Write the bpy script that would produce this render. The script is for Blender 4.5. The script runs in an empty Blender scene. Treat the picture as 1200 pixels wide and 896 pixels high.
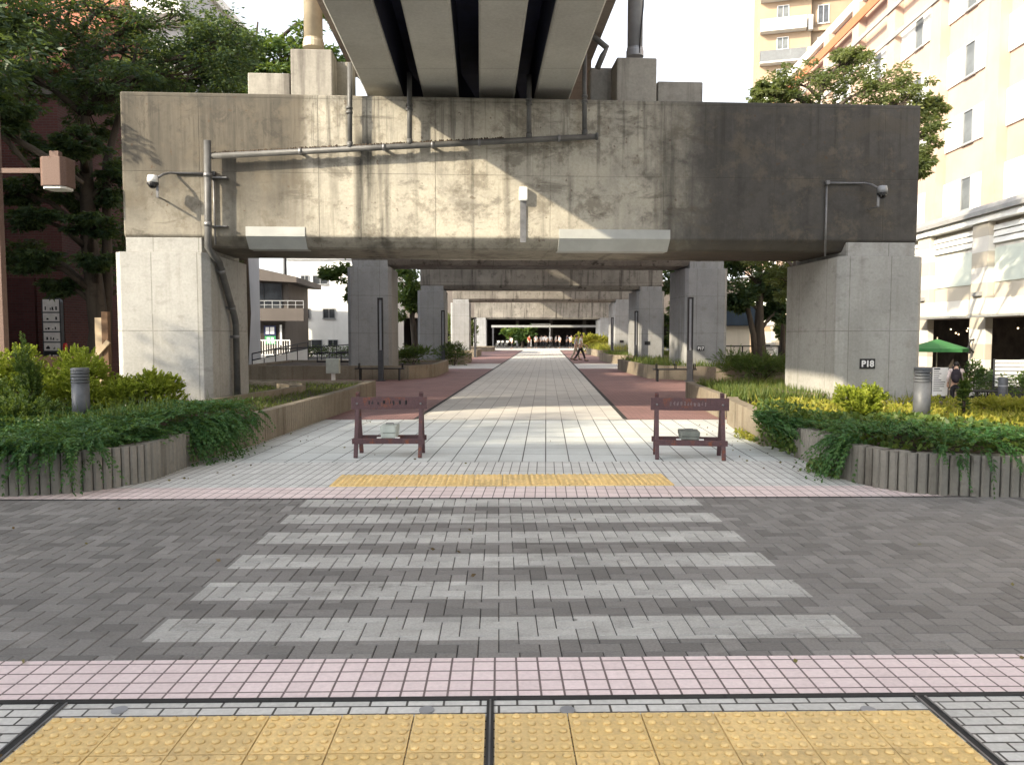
import bpy, math, random
import numpy as np
from mathutils import Vector, Matrix
R = math.radians
rng = np.random.default_rng(7)
random.seed(7)
sc = bpy.context.scene
C = sc.collection
EYE, PITCH, FPX = 1.6, R(3.5), 900.0
cP, sP = math.cos(PITCH), math.sin(PITCH)

def ray(px, py):
    a, b = (px - 600) / FPX, (448 - py) / FPX
    return a, cP + b * sP, -sP + b * cP
def W(px, py, Y):
    d = ray(px, py); t = Y / d[1]
    return Vector((d[0] * t, Y, EYE + d[2] * t))
def G(px, py, z=0.0):
    d = ray(px, py); t = (z - EYE) / d[2]
    return Vector((d[0] * t, d[1] * t, z))
def path_c(Y): return 0.18 + 0.0441 * (Y - 15)

# ------------------------------------------------------------------ scene objects
def tag(o, label=None, cat=None, group=None, kind=None):
    if label: o['label'] = label
    if cat: o['category'] = cat
    if group: o['group'] = group
    if kind: o['kind'] = kind
    return o
def thing(name, label, cat, loc=(0, 0, 0), rz=0.0, group=None):
    o = bpy.data.objects.new(name, None); C.objects.link(o)
    o.location = loc; o.rotation_euler = (0, 0, rz); o.empty_display_size = .2
    return tag(o, label, cat, group)
def kids(o): return [c for c in bpy.data.objects if c.parent == o]
def copy_tree(o, parent=None):
    c = o.copy(); C.objects.link(c)
    if parent: c.parent = parent
    for ch in kids(o): copy_tree(ch, c)
    return c
def dup(o, loc, rz=0.0, label=None, scale=None):
    c = copy_tree(o); c.location = loc; c.rotation_euler = (0, 0, rz)
    if label: c['label'] = label
    if scale: c.scale = (scale,) * 3 if isinstance(scale, (int, float)) else scale
    return c

class MB:
    def __init__(s): s.v = []; s.f = []; s.sm = []
    def add(s, vs, fs, smooth=False):
        o = len(s.v); s.v += [tuple(v) for v in vs]
        s.f += [tuple(i + o for i in f) for f in fs]; s.sm += [smooth] * len(fs); return s
    def box(s, x0, x1, y0, y1, z0, z1, M=None):
        vs = [Vector(p) for p in ((x0,y0,z0),(x1,y0,z0),(x1,y1,z0),(x0,y1,z0),(x0,y0,z1),(x1,y0,z1),(x1,y1,z1),(x0,y1,z1))]
        if M is not None: vs = [M @ v for v in vs]
        return s.add(vs, [(3,2,1,0),(4,5,6,7),(0,1,5,4),(1,2,6,5),(2,3,7,6),(3,0,4,7)])
    def bar(s, p0, p1, w, h, up=(0, 0, 1)):
        p0, p1 = Vector(p0), Vector(p1); d = (p1 - p0); L = d.length; d.normalize()
        u = Vector(up)
        if abs(d.dot(u)) > .98: u = Vector((0, 1, 0))
        r = d.cross(u).normalized(); u = r.cross(d).normalized()
        M = Matrix((( r.x, d.x, u.x, p0.x), (r.y, d.y, u.y, p0.y), (r.z, d.z, u.z, p0.z), (0, 0, 0, 1)))
        return s.box(-w/2, w/2, 0, L, -h/2, h/2, M)
    def prism(s, poly, z0, z1):
        a = sum(poly[i][0]*poly[(i+1) % len(poly)][1] - poly[(i+1) % len(poly)][0]*poly[i][1] for i in range(len(poly)))
        if a < 0: poly = poly[::-1]
        n = len(poly)
        vs = [(p[0], p[1], z0) for p in poly] + [(p[0], p[1], z1) for p in poly]
        return s.add(vs, [tuple(range(n))[::-1], tuple(range(n, 2*n))] + [(i, (i+1) % n, n+(i+1) % n, n+i) for i in range(n)])
    def profile(s, prof, y0, y1):
        """profile in (x, z), counter-clockwise seen from -y, extruded along y"""
        a = sum(prof[i][0]*prof[(i+1) % len(prof)][1] - prof[(i+1) % len(prof)][0]*prof[i][1] for i in range(len(prof)))
        if a < 0: prof = prof[::-1]
        n = len(prof)
        vs = [(p[0], y0, p[1]) for p in prof] + [(p[0], y1, p[1]) for p in prof]
        return s.add(vs, [tuple(range(n)), tuple(range(n, 2*n))[::-1]] + [((i+1) % n, i, n+i, n+(i+1) % n) for i in range(n)])
    def profile_x(s, prof, x0, x1):
        """profile in (y, z) extruded along x"""
        a = sum(prof[i][0]*prof[(i+1) % len(prof)][1] - prof[(i+1) % len(prof)][0]*prof[i][1] for i in range(len(prof)))
        if a < 0: prof = prof[::-1]
        n = len(prof)
        vs = [(x0, p[0], p[1]) for p in prof] + [(x1, p[0], p[1]) for p in prof]
        return s.add(vs, [tuple(range(n))[::-1], tuple(range(n, 2*n))] + [(i, (i+1) % n, n+(i+1) % n, n+i) for i in range(n)])
    def tube(s, pts, r, n=10, caps=True, smooth=True):
        pts = [Vector(p) for p in pts]; k = len(pts)
        rs = r if isinstance(r, (list, tuple)) else [r] * k
        vs = []; u = None
        for i, p in enumerate(pts):
            d = (pts[min(i+1, k-1)] - pts[max(i-1, 0)]).normalized()
            if u is None:
                u = d.cross(Vector((0, 0, 1)))
                if u.length < .05: u = d.cross(Vector((0, 1, 0)))
                u.normalize()
            else:
                u = (u - d * u.dot(d)).normalized()
            w = d.cross(u)
            for j in range(n):
                a = 2*math.pi*j/n
                vs.append(p + (u*math.cos(a) + w*math.sin(a)) * rs[i])
        fs = [(i*n+j, i*n+(j+1) % n, (i+1)*n+(j+1) % n, (i+1)*n+j) for i in range(k-1) for j in range(n)]
        s.add(vs, fs, smooth)
        if caps: 
            o = len(s.v) - len(vs)
            s.f += [tuple(o+j for j in range(n))[::-1], tuple(o+(k-1)*n+j for j in range(n))]; s.sm += [False, False]
        return s
    def lathe(s, prof, n=20, loc=(0, 0, 0), smooth=False):
        k = len(prof); vs = []
        for r, z in prof:
            for j in range(n):
                a = 2*math.pi*j/n; vs.append((loc[0]+r*math.cos(a), loc[1]+r*math.sin(a), loc[2]+z))
        fs = [(i*n+j, i*n+(j+1) % n, (i+1)*n+(j+1) % n, (i+1)*n+j) for i in range(k-1) for j in range(n)]
        s.add(vs, fs, smooth); o = len(s.v)-len(vs)
        s.f += [tuple(o+j for j in range(n))[::-1], tuple(o+(k-1)*n+j for j in range(n))]; s.sm += [False, False]
        return s
    def ball(s, c, r, nu=10, nv=7):
        rx, ry, rz = (r, r, r) if isinstance(r, (int, float)) else r
        vs = [(c[0], c[1], c[2]-rz)]
        for i in range(1, nv):
            t = -math.pi/2 + math.pi*i/nv
            for j in range(nu):
                a = 2*math.pi*j/nu
                vs.append((c[0]+rx*math.cos(t)*math.cos(a), c[1]+ry*math.cos(t)*math.sin(a), c[2]+rz*math.sin(t)))
        vs.append((c[0], c[1], c[2]+rz)); L = len(vs)-1
        fs = [(0, 1+(j+1) % nu, 1+j) for j in range(nu)]
        for i in range(nv-2):
            for j in range(nu):
                a, b = 1+i*nu+j, 1+i*nu+(j+1) % nu
                fs.append((a, b, b+nu, a+nu))
        o = 1+(nv-2)*nu
        fs += [(o+j, o+(j+1) % nu, L) for j in range(nu)]
        return s.add(vs, fs, True)
    def build(s, name, mat, parent=None, loc=None, rz=0.0, bevel=0.0, seg=2):
        me = bpy.data.meshes.new(name); me.from_pydata(s.v, [], s.f); me.update()
        me.polygons.foreach_set('use_smooth', s.sm)
        o = bpy.data.objects.new(name, me); C.objects.link(o)
        if mat: me.materials.append(mat)
        if parent is not None: o.parent = parent
        if loc is not None: o.location = loc
        if rz: o.rotation_euler = (0, 0, rz)
        if bevel:
            b = o.modifiers.new('Bevel', 'BEVEL'); b.width = bevel; b.segments = seg; b.limit_method = 'ANGLE'; b.angle_limit = R(40)
        return o
def struct(o, kind='structure'): o['kind'] = kind; return o

# ------------------------------------------------------------------ materials
class Mat:
    def __init__(s, name):
        s.m = bpy.data.materials.new(name); s.m.use_nodes = True; s.nt = s.m.node_tree; s.nt.nodes.clear()
        s.out = s.nt.nodes.new('ShaderNodeOutputMaterial'); s._P = None
    def n(s, t, props=None, ins=None):
        nd = s.nt.nodes.new('ShaderNode' + t)
        for k, v in (props or {}).items(): setattr(nd, k, v)
        for k, v in (ins or {}).items():
            if hasattr(v, 'is_output'): s.nt.links.new(v, nd.inputs[k])
            else:
                if isinstance(v, (tuple, list)) and len(v) == 3 and nd.inputs[k].type == 'RGBA': v = (*v, 1)
                nd.inputs[k].default_value = v
        return nd
    def P(s):
        if s._P is None: s._P = s.n('TexCoord').outputs['Object']
        return s._P
    def mp(s, scale=(1, 1, 1), loc=(0, 0, 0), rot=(0, 0, 0)):
        return s.n('Mapping', None, {'Vector': s.P(), 'Scale': scale, 'Location': loc, 'Rotation': rot}).outputs[0]
    def noise(s, scale, detail=4, rough=.55, vec=None, dist=0):
        return s.n('TexNoise', None, {'Vector': vec or s.P(), 'Scale': scale, 'Detail': detail, 'Roughness': rough, 'Distortion': dist}).outputs[0]
    def ma(s, op, a, b=0.0, c=0.0, clamp=False):
        return s.n('Math', {'operation': op, 'use_clamp': clamp}, {0: a, 1: b, 2: c}).outputs[0]
    def sm(s, v, lo, hi, o0=0.0, o1=1.0):
        return s.n('MapRange', {'interpolation_type': 'SMOOTHSTEP'}, {0: v, 1: lo, 2: hi, 3: o0, 4: o1}).outputs[0]
    def mix(s, f, a, b, blend='MIX'):
        nd = s.n('Mix', {'data_type': 'RGBA', 'blend_type': blend}, {0: f, 6: a, 7: b}); return nd.outputs[2]
    def xyz(s):
        nd = s.n('SeparateXYZ', None, {0: s.P()}); return nd.outputs
    def bump(s, h, strength=.2, dist=.01, normal=None):
        ins = {'Height': h, 'Strength': strength, 'Distance': dist}
        if normal is not None: ins['Normal'] = normal
        return s.n('Bump', None, ins).outputs[0]
    def finish(s, col, rough=.7, normal=None, metal=0.0, spec=.5, **kw):
        ins = {'Base Color': col, 'Roughness': rough, 'Metallic': metal, 'Specular IOR Level': spec}
        if normal is not None: ins['Normal'] = normal
        ins.update(kw)
        b = s.n('BsdfPrincipled', None, ins)
        s.nt.links.new(b.outputs[0], s.out.inputs[0]); return s.m

def c3(h, k=1.0): return (h[0]*k, h[1]*k, h[2]*k)
def plain(name, col, rough=.6, metal=0.0, var=.25, scale=6.0, bump=.05, spec=.4):
    m = Mat(name); n = m.noise(scale, 5, .6); n2 = m.noise(scale*9, 3, .6)
    f = m.sm(n, .3, .75)
    c = m.mix(f, c3(col, 1-var), c3(col, 1+var*.5))
    r = m.ma('ADD', m.ma('MULTIPLY', n2, .25), rough-.12)
    return m.finish(c, r, m.bump(n2, bump*4, .004), metal, spec)
def rusty(name, paint, rust=(.18, .07, .035), amount=.5, rough=.65):
    m = Mat(name); n = m.noise(7, 8, .7); n2 = m.noise(55, 4, .6)
    f = m.sm(n, .62-.25*amount, .78-.2*amount)
    c = m.mix(m.sm(n2, .3, .7), c3(paint, .8), c3(paint, 1.15))
    c = m.mix(f, c, m.mix(n2, c3(rust, .6), c3(rust, 1.6)))
    return m.finish(c, m.ma('ADD', m.ma('MULTIPLY', f, .25), rough), m.bump(m.ma('ADD', n2, m.ma('MULTIPLY', f, .6)), .3, .004), 0.0, .4)

def concrete(name, c1, c2, dark, stain=.5, streak=.5, jz=None, jx=None, jy=None, bump=.25, extra=None, seed=0.0, jk=.6):
    m = Mat(name)
    n1 = m.noise(.8, 7, .65, m.mp(loc=(seed, seed*2, 0)))
    n2 = m.noise(1.6, 6, .6, m.mp((2.6, 2.6, .16), (seed, 3, seed)))
    n3 = m.noise(22, 5, .65); n4 = m.noise(3.2, 6, .7, m.mp(loc=(3+seed, 0, 0)))
    col = m.mix(m.sm(n1, .35, .65), c1, c2)
    col = m.mix(m.ma('MULTIPLY', m.sm(n2, .5, .72), streak), col, dark)
    col = m.mix(m.ma('MULTIPLY', m.sm(n4, .54, .7), stain), col, c3(dark, 1.25))
    col = m.mix(1.0, col, m.n('MapRange', None, {0: n3, 1: .2, 2: .8, 3: .82, 4: 1.12}).outputs[0], 'MULTIPLY')
    x, y, z = m.xyz()
    if extra: col = extra(m, col, x, y, z, n1, n2, n3, n4)
    lines = None
    for ax, sp in ((z, jz), (x, jx), (y, jy)):
        if sp is None: continue
        s_, off = sp
        d = m.ma('ABSOLUTE', m.ma('SUBTRACT', m.ma('FRACT', m.ma('ADD', m.ma('DIVIDE', m.ma('SUBTRACT', ax, off), s_), 100.5)), .5))
        k = m.sm(d, .004/s_, .011/s_, 1.0, 0.0)
        lines = k if lines is None else m.ma('MAXIMUM', lines, k)
    h = m.ma('MULTIPLY', n3, .6)
    if lines is not None:
        brk = m.sm(n4, .3, .55, .25, 1.0)
        col = m.mix(m.ma('MULTIPLY', m.ma('MULTIPLY', lines, brk), jk), col, c3(dark, .55))
        h = m.ma('SUBTRACT', h, lines)
    return m.finish(col, .85, m.bump(h, bump, .012), 0.0, .25)

def pavers(name, w, h, c1, c2, mortar, msize=.008, off=0.5, var=.35, rot=0.0, dirt=.35, bump=.5, loc=(0, 0, 0)):
    m = Mat(name)
    vec = m.mp(rot=(0, 0, rot), loc=loc)
    b = m.n('TexBrick', {'offset': off, 'offset_frequency': 2, 'squash': 1.0}, {'Vector': vec, 'Color1': c1, 'Color2': c2, 'Mortar': mortar,
            'Scale': 1.0, 'Mortar Size': msize, 'Mortar Smooth': .15, 'Bias': 0.0, 'Brick Width': w, 'Row Height': h})
    n1 = m.noise(.7, 7, .65); n2 = m.noise(40, 4, .65); n5 = m.noise(4.0, 6, .7)
    col = m.mix(m.ma('MULTIPLY', m.sm(n1, .42, .72), dirt), b.outputs[0], c3(c1, .45))
    col = m.mix(m.ma('MULTIPLY', m.sm(n5, .58, .72), dirt*.8), col, c3(c1, .5))
    col = m.mix(1.0, col, m.n('MapRange', None, {0: n2, 1: .2, 2: .8, 3: 1-var*.5, 4: 1+var*.4}).outputs[0], 'MULTIPLY')
    ht = m.ma('ADD', m.ma('MULTIPLY', b.outputs[1], -1.0), m.ma('MULTIPLY', n2, .2))
    return m.finish(col, m.ma('ADD', m.ma('MULTIPLY', n5, .2), .6), m.bump(ht, bump, .006), 0.0, .35)

def leaf_mat(name, a, b, c, trans=.3, rough=.5):
    m = Mat(name)
    at = m.n('Attribute', {'attribute_name': 'rnd'}).outputs['Fac']
    rp = m.n('ValToRGB', None, {0: at}); cr = rp.color_ramp
    cr.elements[0].color = (*a, 1); cr.elements[1].color = (*c, 1)
    e = cr.elements.new(.55); e.color = (*b, 1)
    pb = m.n('BsdfPrincipled', None, {'Base Color': rp.outputs[0], 'Roughness': rough, 'Specular IOR Level': .35})
    tl = m.n('BsdfTranslucent', None, {'Color': m.mix(.5, rp.outputs[0], (.25, .32, .03))})
    mx = m.n('MixShader', None, {0: trans, 1: pb.outputs[0], 2: tl.outputs[0]})
    m.nt.links.new(mx.outputs[0], m.out.inputs[0]); return m.m

# ------------------------------------------------------------------ foliage
def nrm(a): return a / np.maximum(np.linalg.norm(a, axis=1, keepdims=True), 1e-6)
class Leaves:
    def __init__(s): s.q = []; s.r = []
    def put(s, P, A, L, Wd, rnd=None):
        """diamond leaves: root P, axis A, length L, half width Wd"""
        n = len(P); A = nrm(A); L = np.broadcast_to(L, (n,)).reshape(n, 1); Wd = np.broadcast_to(Wd, (n,)).reshape(n, 1)
        S = nrm(np.cross(A, rng.normal(size=(n, 3)))); U = np.cross(S, A)
        mid = P + A*L*.45 + U*L*.06
        s.q.append(np.stack([P, mid+S*Wd, P+A*L, mid-S*Wd], 1))
        s.r.append(rng.random(n) if rnd is None else np.clip(rnd, 0, 1))
        return s
    def clumps(s, cs, per, L, Wd, flat=.35, droop=.2, tone=.25):
        """cs: list of (x,y,z,rx,ry,rz); per leaves each"""
        for c in cs:
            d = nrm(rng.normal(size=(per, 3))); rad = rng.random((per, 1))**.45
            P = np.array(c[:3]) + d*rad*np.array(c[3:6])
            A = d + rng.normal(size=(per, 3))*.7; A[:, 2] = A[:, 2]*flat - droop
            t0 = rng.random()
            s.put(P, A, L*rng.uniform(.6, 1.3, per), Wd*rng.uniform(.7, 1.2, per), t0*(1-tone)*.8 + rng.random(per)*(tone+.3))
        return s
    def sprays(s, B, D, length, nl=12, leaf=.07, wd=.012, droop=.5, spread=.9):
        """feathery sprays: bases B, directions D"""
        n = len(B); D = nrm(D); T = np.linspace(.08, 1, nl)
        Ls = np.broadcast_to(length, (n,)).reshape(n, 1)
        side = nrm(np.cross(D, np.array([0, 0, 1.0]) + rng.normal(size=(n, 3))*.25))
        t0 = rng.random(n)
        for t in T:
            P = B + D*Ls*t; P[:, 2] -= (droop*Ls[:, 0])*t*t*.6
            Dt = D.copy(); Dt[:, 2] -= droop*t*1.2
            for sg in (-1, 1):
                A = Dt*1.0 + side*sg*spread*(1.1-.5*t) + rng.normal(size=(n, 3))*.22
                s.put(P, A, leaf*(1.25-.7*t)*rng.uniform(.7, 1.2, n), wd, t0*.55 + .25*t + rng.random(n)*.2)
        return s
    def blades(s, P, h, wd=.006, lean=.35):
        n = len(P); A = np.zeros((n, 3)); A[:, 2] = 1; A[:, :2] = rng.normal(size=(n, 2))*lean
        return s.put(P, A, h*rng.uniform(.5, 1.3, n), wd)
    def build(s, name, mat, parent=None, loc=None):
        q = np.concatenate(s.q); r = np.concatenate(s.r); n = len(q)
        me = bpy.data.meshes.new(name)
        me.vertices.add(n*4); me.vertices.foreach_set('co', q.reshape(-1).astype(np.float32))
        me.loops.add(n*4); me.loops.foreach_set('vertex_index', np.arange(n*4, dtype=np.int32))
        me.polygons.add(n); me.polygons.foreach_set('loop_start', np.arange(0, n*4, 4, dtype=np.int32))
        me.polygons.foreach_set('loop_total', np.full(n, 4, dtype=np.int32))
        at = me.attributes.new('rnd', 'FLOAT', 'FACE'); at.data.foreach_set('value', r.astype(np.float32))
        me.update(calc_edges=True); me.materials.append(mat)
        o = bpy.data.objects.new(name, me); C.objects.link(o)
        if parent is not None: o.parent = parent
        if loc is not None: o.location = loc
        return o
def in_poly(P, poly):
    x, y = P[:, 0], P[:, 1]; ins = np.zeros(len(P), bool); n = len(poly)
    for i in range(n):
        x0, y0 = poly[i][:2]; x1, y1 = poly[(i+1) % n][:2]
        k = ((y0 > y) != (y1 > y)) & (x < (x1-x0)*(y-y0)/((y1-y0) or 1e-9)+x0); ins ^= k
    return ins
def scatter(poly, n, z=0.0):
    xs = [p[0] for p in poly]; ys = [p[1] for p in poly]; out = np.zeros((0, 3))
    while len(out) < n:
        P = np.column_stack([rng.uniform(min(xs), max(xs), n*2), rng.uniform(min(ys), max(ys), n*2), np.full(n*2, z)])
        out = np.concatenate([out, P[in_poly(P, poly)]])
    return out[:n]
def field(P, f, seed):
    """smooth pseudo-noise in [0,1] of the xy plane"""
    r = np.random.default_rng(seed); v = 0
    for k in range(6):
        a = r.uniform(0, 6.28); w = f*r.uniform(.6, 1.8)
        v = v + np.sin((P[:, 0]*math.cos(a)+P[:, 1]*math.sin(a))*w + r.uniform(0, 6.28))
    return np.clip(.5+v/6, 0, 1)
# ================================================================== camera, world, sun
cam = bpy.data.cameras.new('camera'); cam.sensor_width = 36; cam.lens = 27; cam.clip_end = 3000; cam.clip_start = .05
co = bpy.data.objects.new('camera', cam); C.objects.link(co)
co.location = (0, 0, EYE); co.rotation_euler = (R(90)-PITCH, 0, 0); sc.camera = co
TO_SUN = Vector((-.60, -.40, .37)).normalized()
w = bpy.data.worlds.new('World'); sc.world = w; w.use_nodes = True
nt = w.node_tree; nt.nodes.clear()
sky = nt.nodes.new('ShaderNodeTexSky'); sky.sky_type = 'NISHITA'; sky.sun_disc = False
sky.sun_elevation = math.asin(TO_SUN.z); sky.sun_rotation = math.atan2(TO_SUN.x, TO_SUN.y) % (2*math.pi)
sky.air_density = 1.0; sky.dust_density = 2.5; sky.ozone_density = 1.0
hs = nt.nodes.new('ShaderNodeHueSaturation'); hs.inputs['Saturation'].default_value = .26
bg = nt.nodes.new('ShaderNodeBackground'); bg.inputs[1].default_value = .15
wo = nt.nodes.new('ShaderNodeOutputWorld')
nt.links.new(sky.outputs[0], hs.inputs['Color']); nt.links.new(hs.outputs[0], bg.inputs[0]); nt.links.new(bg.outputs[0], wo.inputs[0])
sl = bpy.data.lights.new('sun', 'SUN'); sl.energy = 3.0; sl.angle = R(.8); sl.color = (1, .86, .64)
so = bpy.data.objects.new('sun', sl); C.objects.link(so); so.rotation_euler = TO_SUN.to_track_quat('Z', 'Y').to_euler(); so.location = (-20, -14, 30)
sc.view_settings.view_transform = 'Standard'; sc.view_settings.look = 'None'
sc.view_settings.exposure = 1.68; sc.view_settings.gamma = 1.0

# ================================================================== materials
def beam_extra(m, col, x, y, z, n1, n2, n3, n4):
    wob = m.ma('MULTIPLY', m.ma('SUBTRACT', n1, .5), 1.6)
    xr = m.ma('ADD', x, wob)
    # much darker length of the beam, ragged boundary
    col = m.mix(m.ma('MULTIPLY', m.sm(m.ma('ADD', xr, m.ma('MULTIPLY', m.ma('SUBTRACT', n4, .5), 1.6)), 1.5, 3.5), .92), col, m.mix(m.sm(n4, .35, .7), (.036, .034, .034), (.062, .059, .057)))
    # brown dirt over the other end, thickest towards the top
    lf = m.ma('MULTIPLY', m.sm(xr, -3.75, -4.2), m.sm(m.ma('ADD', z, wob), 3.3, 4.7, .45, .92))
    col = m.mix(lf, col, m.mix(m.sm(n2, .35, .65), (.055, .049, .04), (.115, .10, .078)))
    sw = m.noise(2.4, 8, .75, m.mp((1, 1, .8)), 1.6)
    col = m.mix(m.ma('MULTIPLY', m.ma('MULTIPLY', m.sm(sw, .5, .62), m.sm(z, 4.6, 5.2)), m.sm(x, -2.5, -3.2, 0, .55)), col, (.05, .045, .04))
    # fine drips from the coping, soot along the top edge
    n6 = m.noise(3.0, 5, .65, m.mp((3.2, 3.2, .12), (2, 0, 3))); n7 = m.noise(2.2, 8, .75)
    col = m.mix(m.ma('MULTIPLY', m.ma('MULTIPLY', m.sm(n6, .5, .66), m.sm(m.ma('ADD', z, m.ma('MULTIPLY', n7, 1.4)), 4.5, 6.1)), .62), col, (.045, .042, .036))
    col = m.mix(m.ma('MULTIPLY', m.ma('MULTIPLY', m.sm(n6, .42, .3), m.sm(xr, 2.2, 3.2)), .2), col, (.12, .118, .112))
    col = m.mix(m.ma('MULTIPLY', m.sm(n7, .50, .64), .6), col, (.13, .112, .085))
    n8 = m.noise(1.2, 9, .72, m.mp((.6, .6, 1.9), (7, 0, 1)), .5)
    col = m.mix(m.ma('MULTIPLY', m.sm(n8, .53, .63), .55), col, (.085, .075, .06))
    # black mould runs
    for x0, wd, z1, k in ((-2.95, .16, 5.3, .95), (-2.62, .09, 5.0, .7), (1.55, .05, 5.0, .5), (.72, .05, 4.6, .45), (-1.05, .03, 4.9, .5), (-5.1, .2, 4.75, .5), (2.5, .1, 5.4, .4)):
        d = m.ma('ABSOLUTE', m.ma('SUBTRACT', m.ma('ADD', x, m.ma('MULTIPLY', wob, .06)), x0))
        b = m.ma('MULTIPLY', m.sm(d, wd*.3, wd*1.5, 1, 0), m.sm(n2, .38, .6, .25, 1))
        b = m.ma('MULTIPLY', m.ma('MULTIPLY', b, m.sm(z, z1, z1-.35)), k)
        col = m.mix(b, col, (.022, .022, .02))
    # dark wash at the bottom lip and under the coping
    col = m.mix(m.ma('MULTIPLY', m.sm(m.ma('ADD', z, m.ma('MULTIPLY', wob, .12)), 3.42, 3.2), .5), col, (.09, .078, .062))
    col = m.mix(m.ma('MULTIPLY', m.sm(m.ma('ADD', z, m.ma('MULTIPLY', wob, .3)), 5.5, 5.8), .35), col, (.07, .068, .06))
    # blotchy lime and grime patches over the pale middle
    bl = m.noise(1.1, 9, .78, m.mp((1, 1, 1.5), (9, 0, 4)), .8)
    mid = m.ma('MULTIPLY', m.sm(x, -3.7, -3.1), m.sm(x, 2.7, 1.8))
    col = m.mix(m.ma('MULTIPLY', m.ma('MULTIPLY', m.sm(bl, .52, .62), mid), .5), col, (.21, .195, .165))
    col = m.mix(m.ma('MULTIPLY', m.ma('MULTIPLY', m.sm(bl, .42, .34), mid), .35), col, (.50, .48, .42))
    # small patched squares and rust specks
    sp = m.noise(9, 2, .5)
    col = m.mix(m.ma('MULTIPLY', m.sm(sp, .7, .74), .6), col, (.09, .06, .04))
    return col
def col_extra(m, col, x, y, z, n1, n2, n3, n4):
    sp = m.noise(3.0, 3, .6, m.mp((1, 1, 2.2), (5, 0, 1)))
    col = m.mix(m.ma('MULTIPLY', m.sm(sp, .56, .7), .35), col, (.19, .185, .17))
    col = m.mix(m.ma('MULTIPLY', m.sm(m.ma('ADD', z, m.ma('MULTIPLY', n1, .5)), .75, .35), .4), col, (.16, .14, .11))
    return col
M = {}
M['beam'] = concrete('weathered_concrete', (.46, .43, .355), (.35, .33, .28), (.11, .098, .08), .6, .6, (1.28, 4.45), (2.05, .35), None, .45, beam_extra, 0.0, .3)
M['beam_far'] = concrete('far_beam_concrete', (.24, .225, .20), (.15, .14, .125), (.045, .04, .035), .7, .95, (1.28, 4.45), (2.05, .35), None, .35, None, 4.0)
M['column'] = concrete('column_concrete', (.375, .375, .36), (.315, .315, .30), (.20, .19, .165), .4, .4, (1.37, 1.68), (.78, .39), (1.2, .5), .2, col_extra, 2.0)
M['column_shade_tint'] = concrete('shade_tinted_column_concrete', (.285, .292, .298), (.235, .24, .245), (.14, .135, .12), .4, .45, (1.37, 1.68), (.78, .39), (1.2, .5), .2, col_extra, 7.0)  # column concrete with a cool dark shade tint put into its colour
M['girder'] = concrete('girder_concrete', (.46, .455, .42), (.40, .39, .36), (.26, .245, .21), .3, .15, None, None, (2.6, 0), .15, None, 6.0)
M['deck'] = concrete('deck_concrete', (.25, .21, .185), (.20, .17, .15), (.12, .09, .07), .5, .3, None, None, (1.6, 0), .2, None, 8.0)
M['pedestal'] = concrete('pedestal_concrete', (.34, .325, .285), (.25, .235, .21), (.10, .09, .08), .4, .8, None, None, None, .3, None, 11.0)
M['patch'] = plain('pale_coating', (.38, .39, .375), .55, 0, .12, 3)
M['navy_gap'] = plain('navy_gap_sheet', (.022, .025, .055), .7, 0, .3, 3)  # dark navy for the sheets in the girder gaps
M['planter'] = concrete('planter_concrete', (.225, .215, .19), (.165, .16, .14), (.07, .062, .05), .55, .8, None, None, None, .4, None, 13.0)
M['planter_smooth'] = concrete('smooth_planter_concrete', (.25, .215, .165), (.19, .165, .125), (.11, .085, .06), .5, .6, None, (1.9, 0), None, .25, None, 15.0)
M['steel'] = plain('galvanised_steel', (.20, .20, .205), .45, .5, .3, 5)
M['pipe'] = plain('grey_plastic_pipe', (.10, .10, .098), .5, 0, .35, 4)
M['pole_grey'] = plain('grey_painted_pole', (.30, .31, .33), .45, .2, .15, 3)
M['pole_buff'] = plain('buff_painted_pole', (.44, .38, .28), .5, .1, .2, 3)
M['dark_metal'] = plain('charcoal_metal', (.055, .058, .066), .5, .2, .25, 6)
M['black'] = plain('black_metal', (.018, .018, .02), .5, .1, .3, 6)
M['white_paint'] = plain('white_paint', (.74, .74, .72), .5, 0, .08, 2)
M['soil'] = plain('dark_soil', (.07, .05, .035), .95, 0, .6, 5, .25)
M['road_base'] = plain('joint_sand', (.035, .034, .033), .95, 0, .4, 9)
M['asphalt'] = plain('asphalt', (.10, .10, .10), .9, 0, .25, 3, .15)
M['kerb'] = concrete('kerb_stone', (.045, .045, .045), (.03, .03, .03), (.03, .03, .03), .4, .2, None, (1.0, 0), None, .3)
M['blocks'] = pavers('grey_sidewalk_blocks', .16, .0675, (.62, .62, .60), (.52, .52, .50), (.07, .067, .062), .0055, .5, .4, 0, .35, .7)
M['pink'] = pavers('pink_tiles', .105, .1025, (.78, .665, .67), (.70, .59, .595), (.17, .13, .13), .0055, 0.0, .3, 0, .25, .6, (.02, .0, 0))
M['pink_small'] = pavers('small_pink_tiles', .105, .19, (.76, .65, .64), (.68, .57, .56), (.2, .165, .16), .0055, 0.0, .3, 0, .25, .5)
M['small'] = pavers('small_grey_tiles', .105, .31, (.63, .635, .62), (.55, .555, .54), (.17, .17, .165), .0065, 0.0, .3, 0, .25, .5)
M['slabs'] = pavers('large_grey_slabs', .6, .3, (.59, .62, .615), (.51, .54, .535), (.06, .06, .058), .008, 0.0, .3, R(90), .4, .5, (0.1, .3, 0))
M['path'] = pavers('beige_path_tiles', .3, .3, (.56, .545, .51), (.49, .475, .445), (.22, .205, .185), .007, 0.5, .3, R(90), .3, .4)
M['red'] = pavers('red_brick_paving', .21, .105, (.27, .15, .142), (.215, .122, .116), (.10, .08, .075), .007, .5, .3, 0, .45, .4)
M['band'] = pavers('pale_stone_band', .4, .4, (.60, .59, .57), (.54, .53, .51), (.34, .33, .32), .007, .5, .25, 0, .2, .3)
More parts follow.
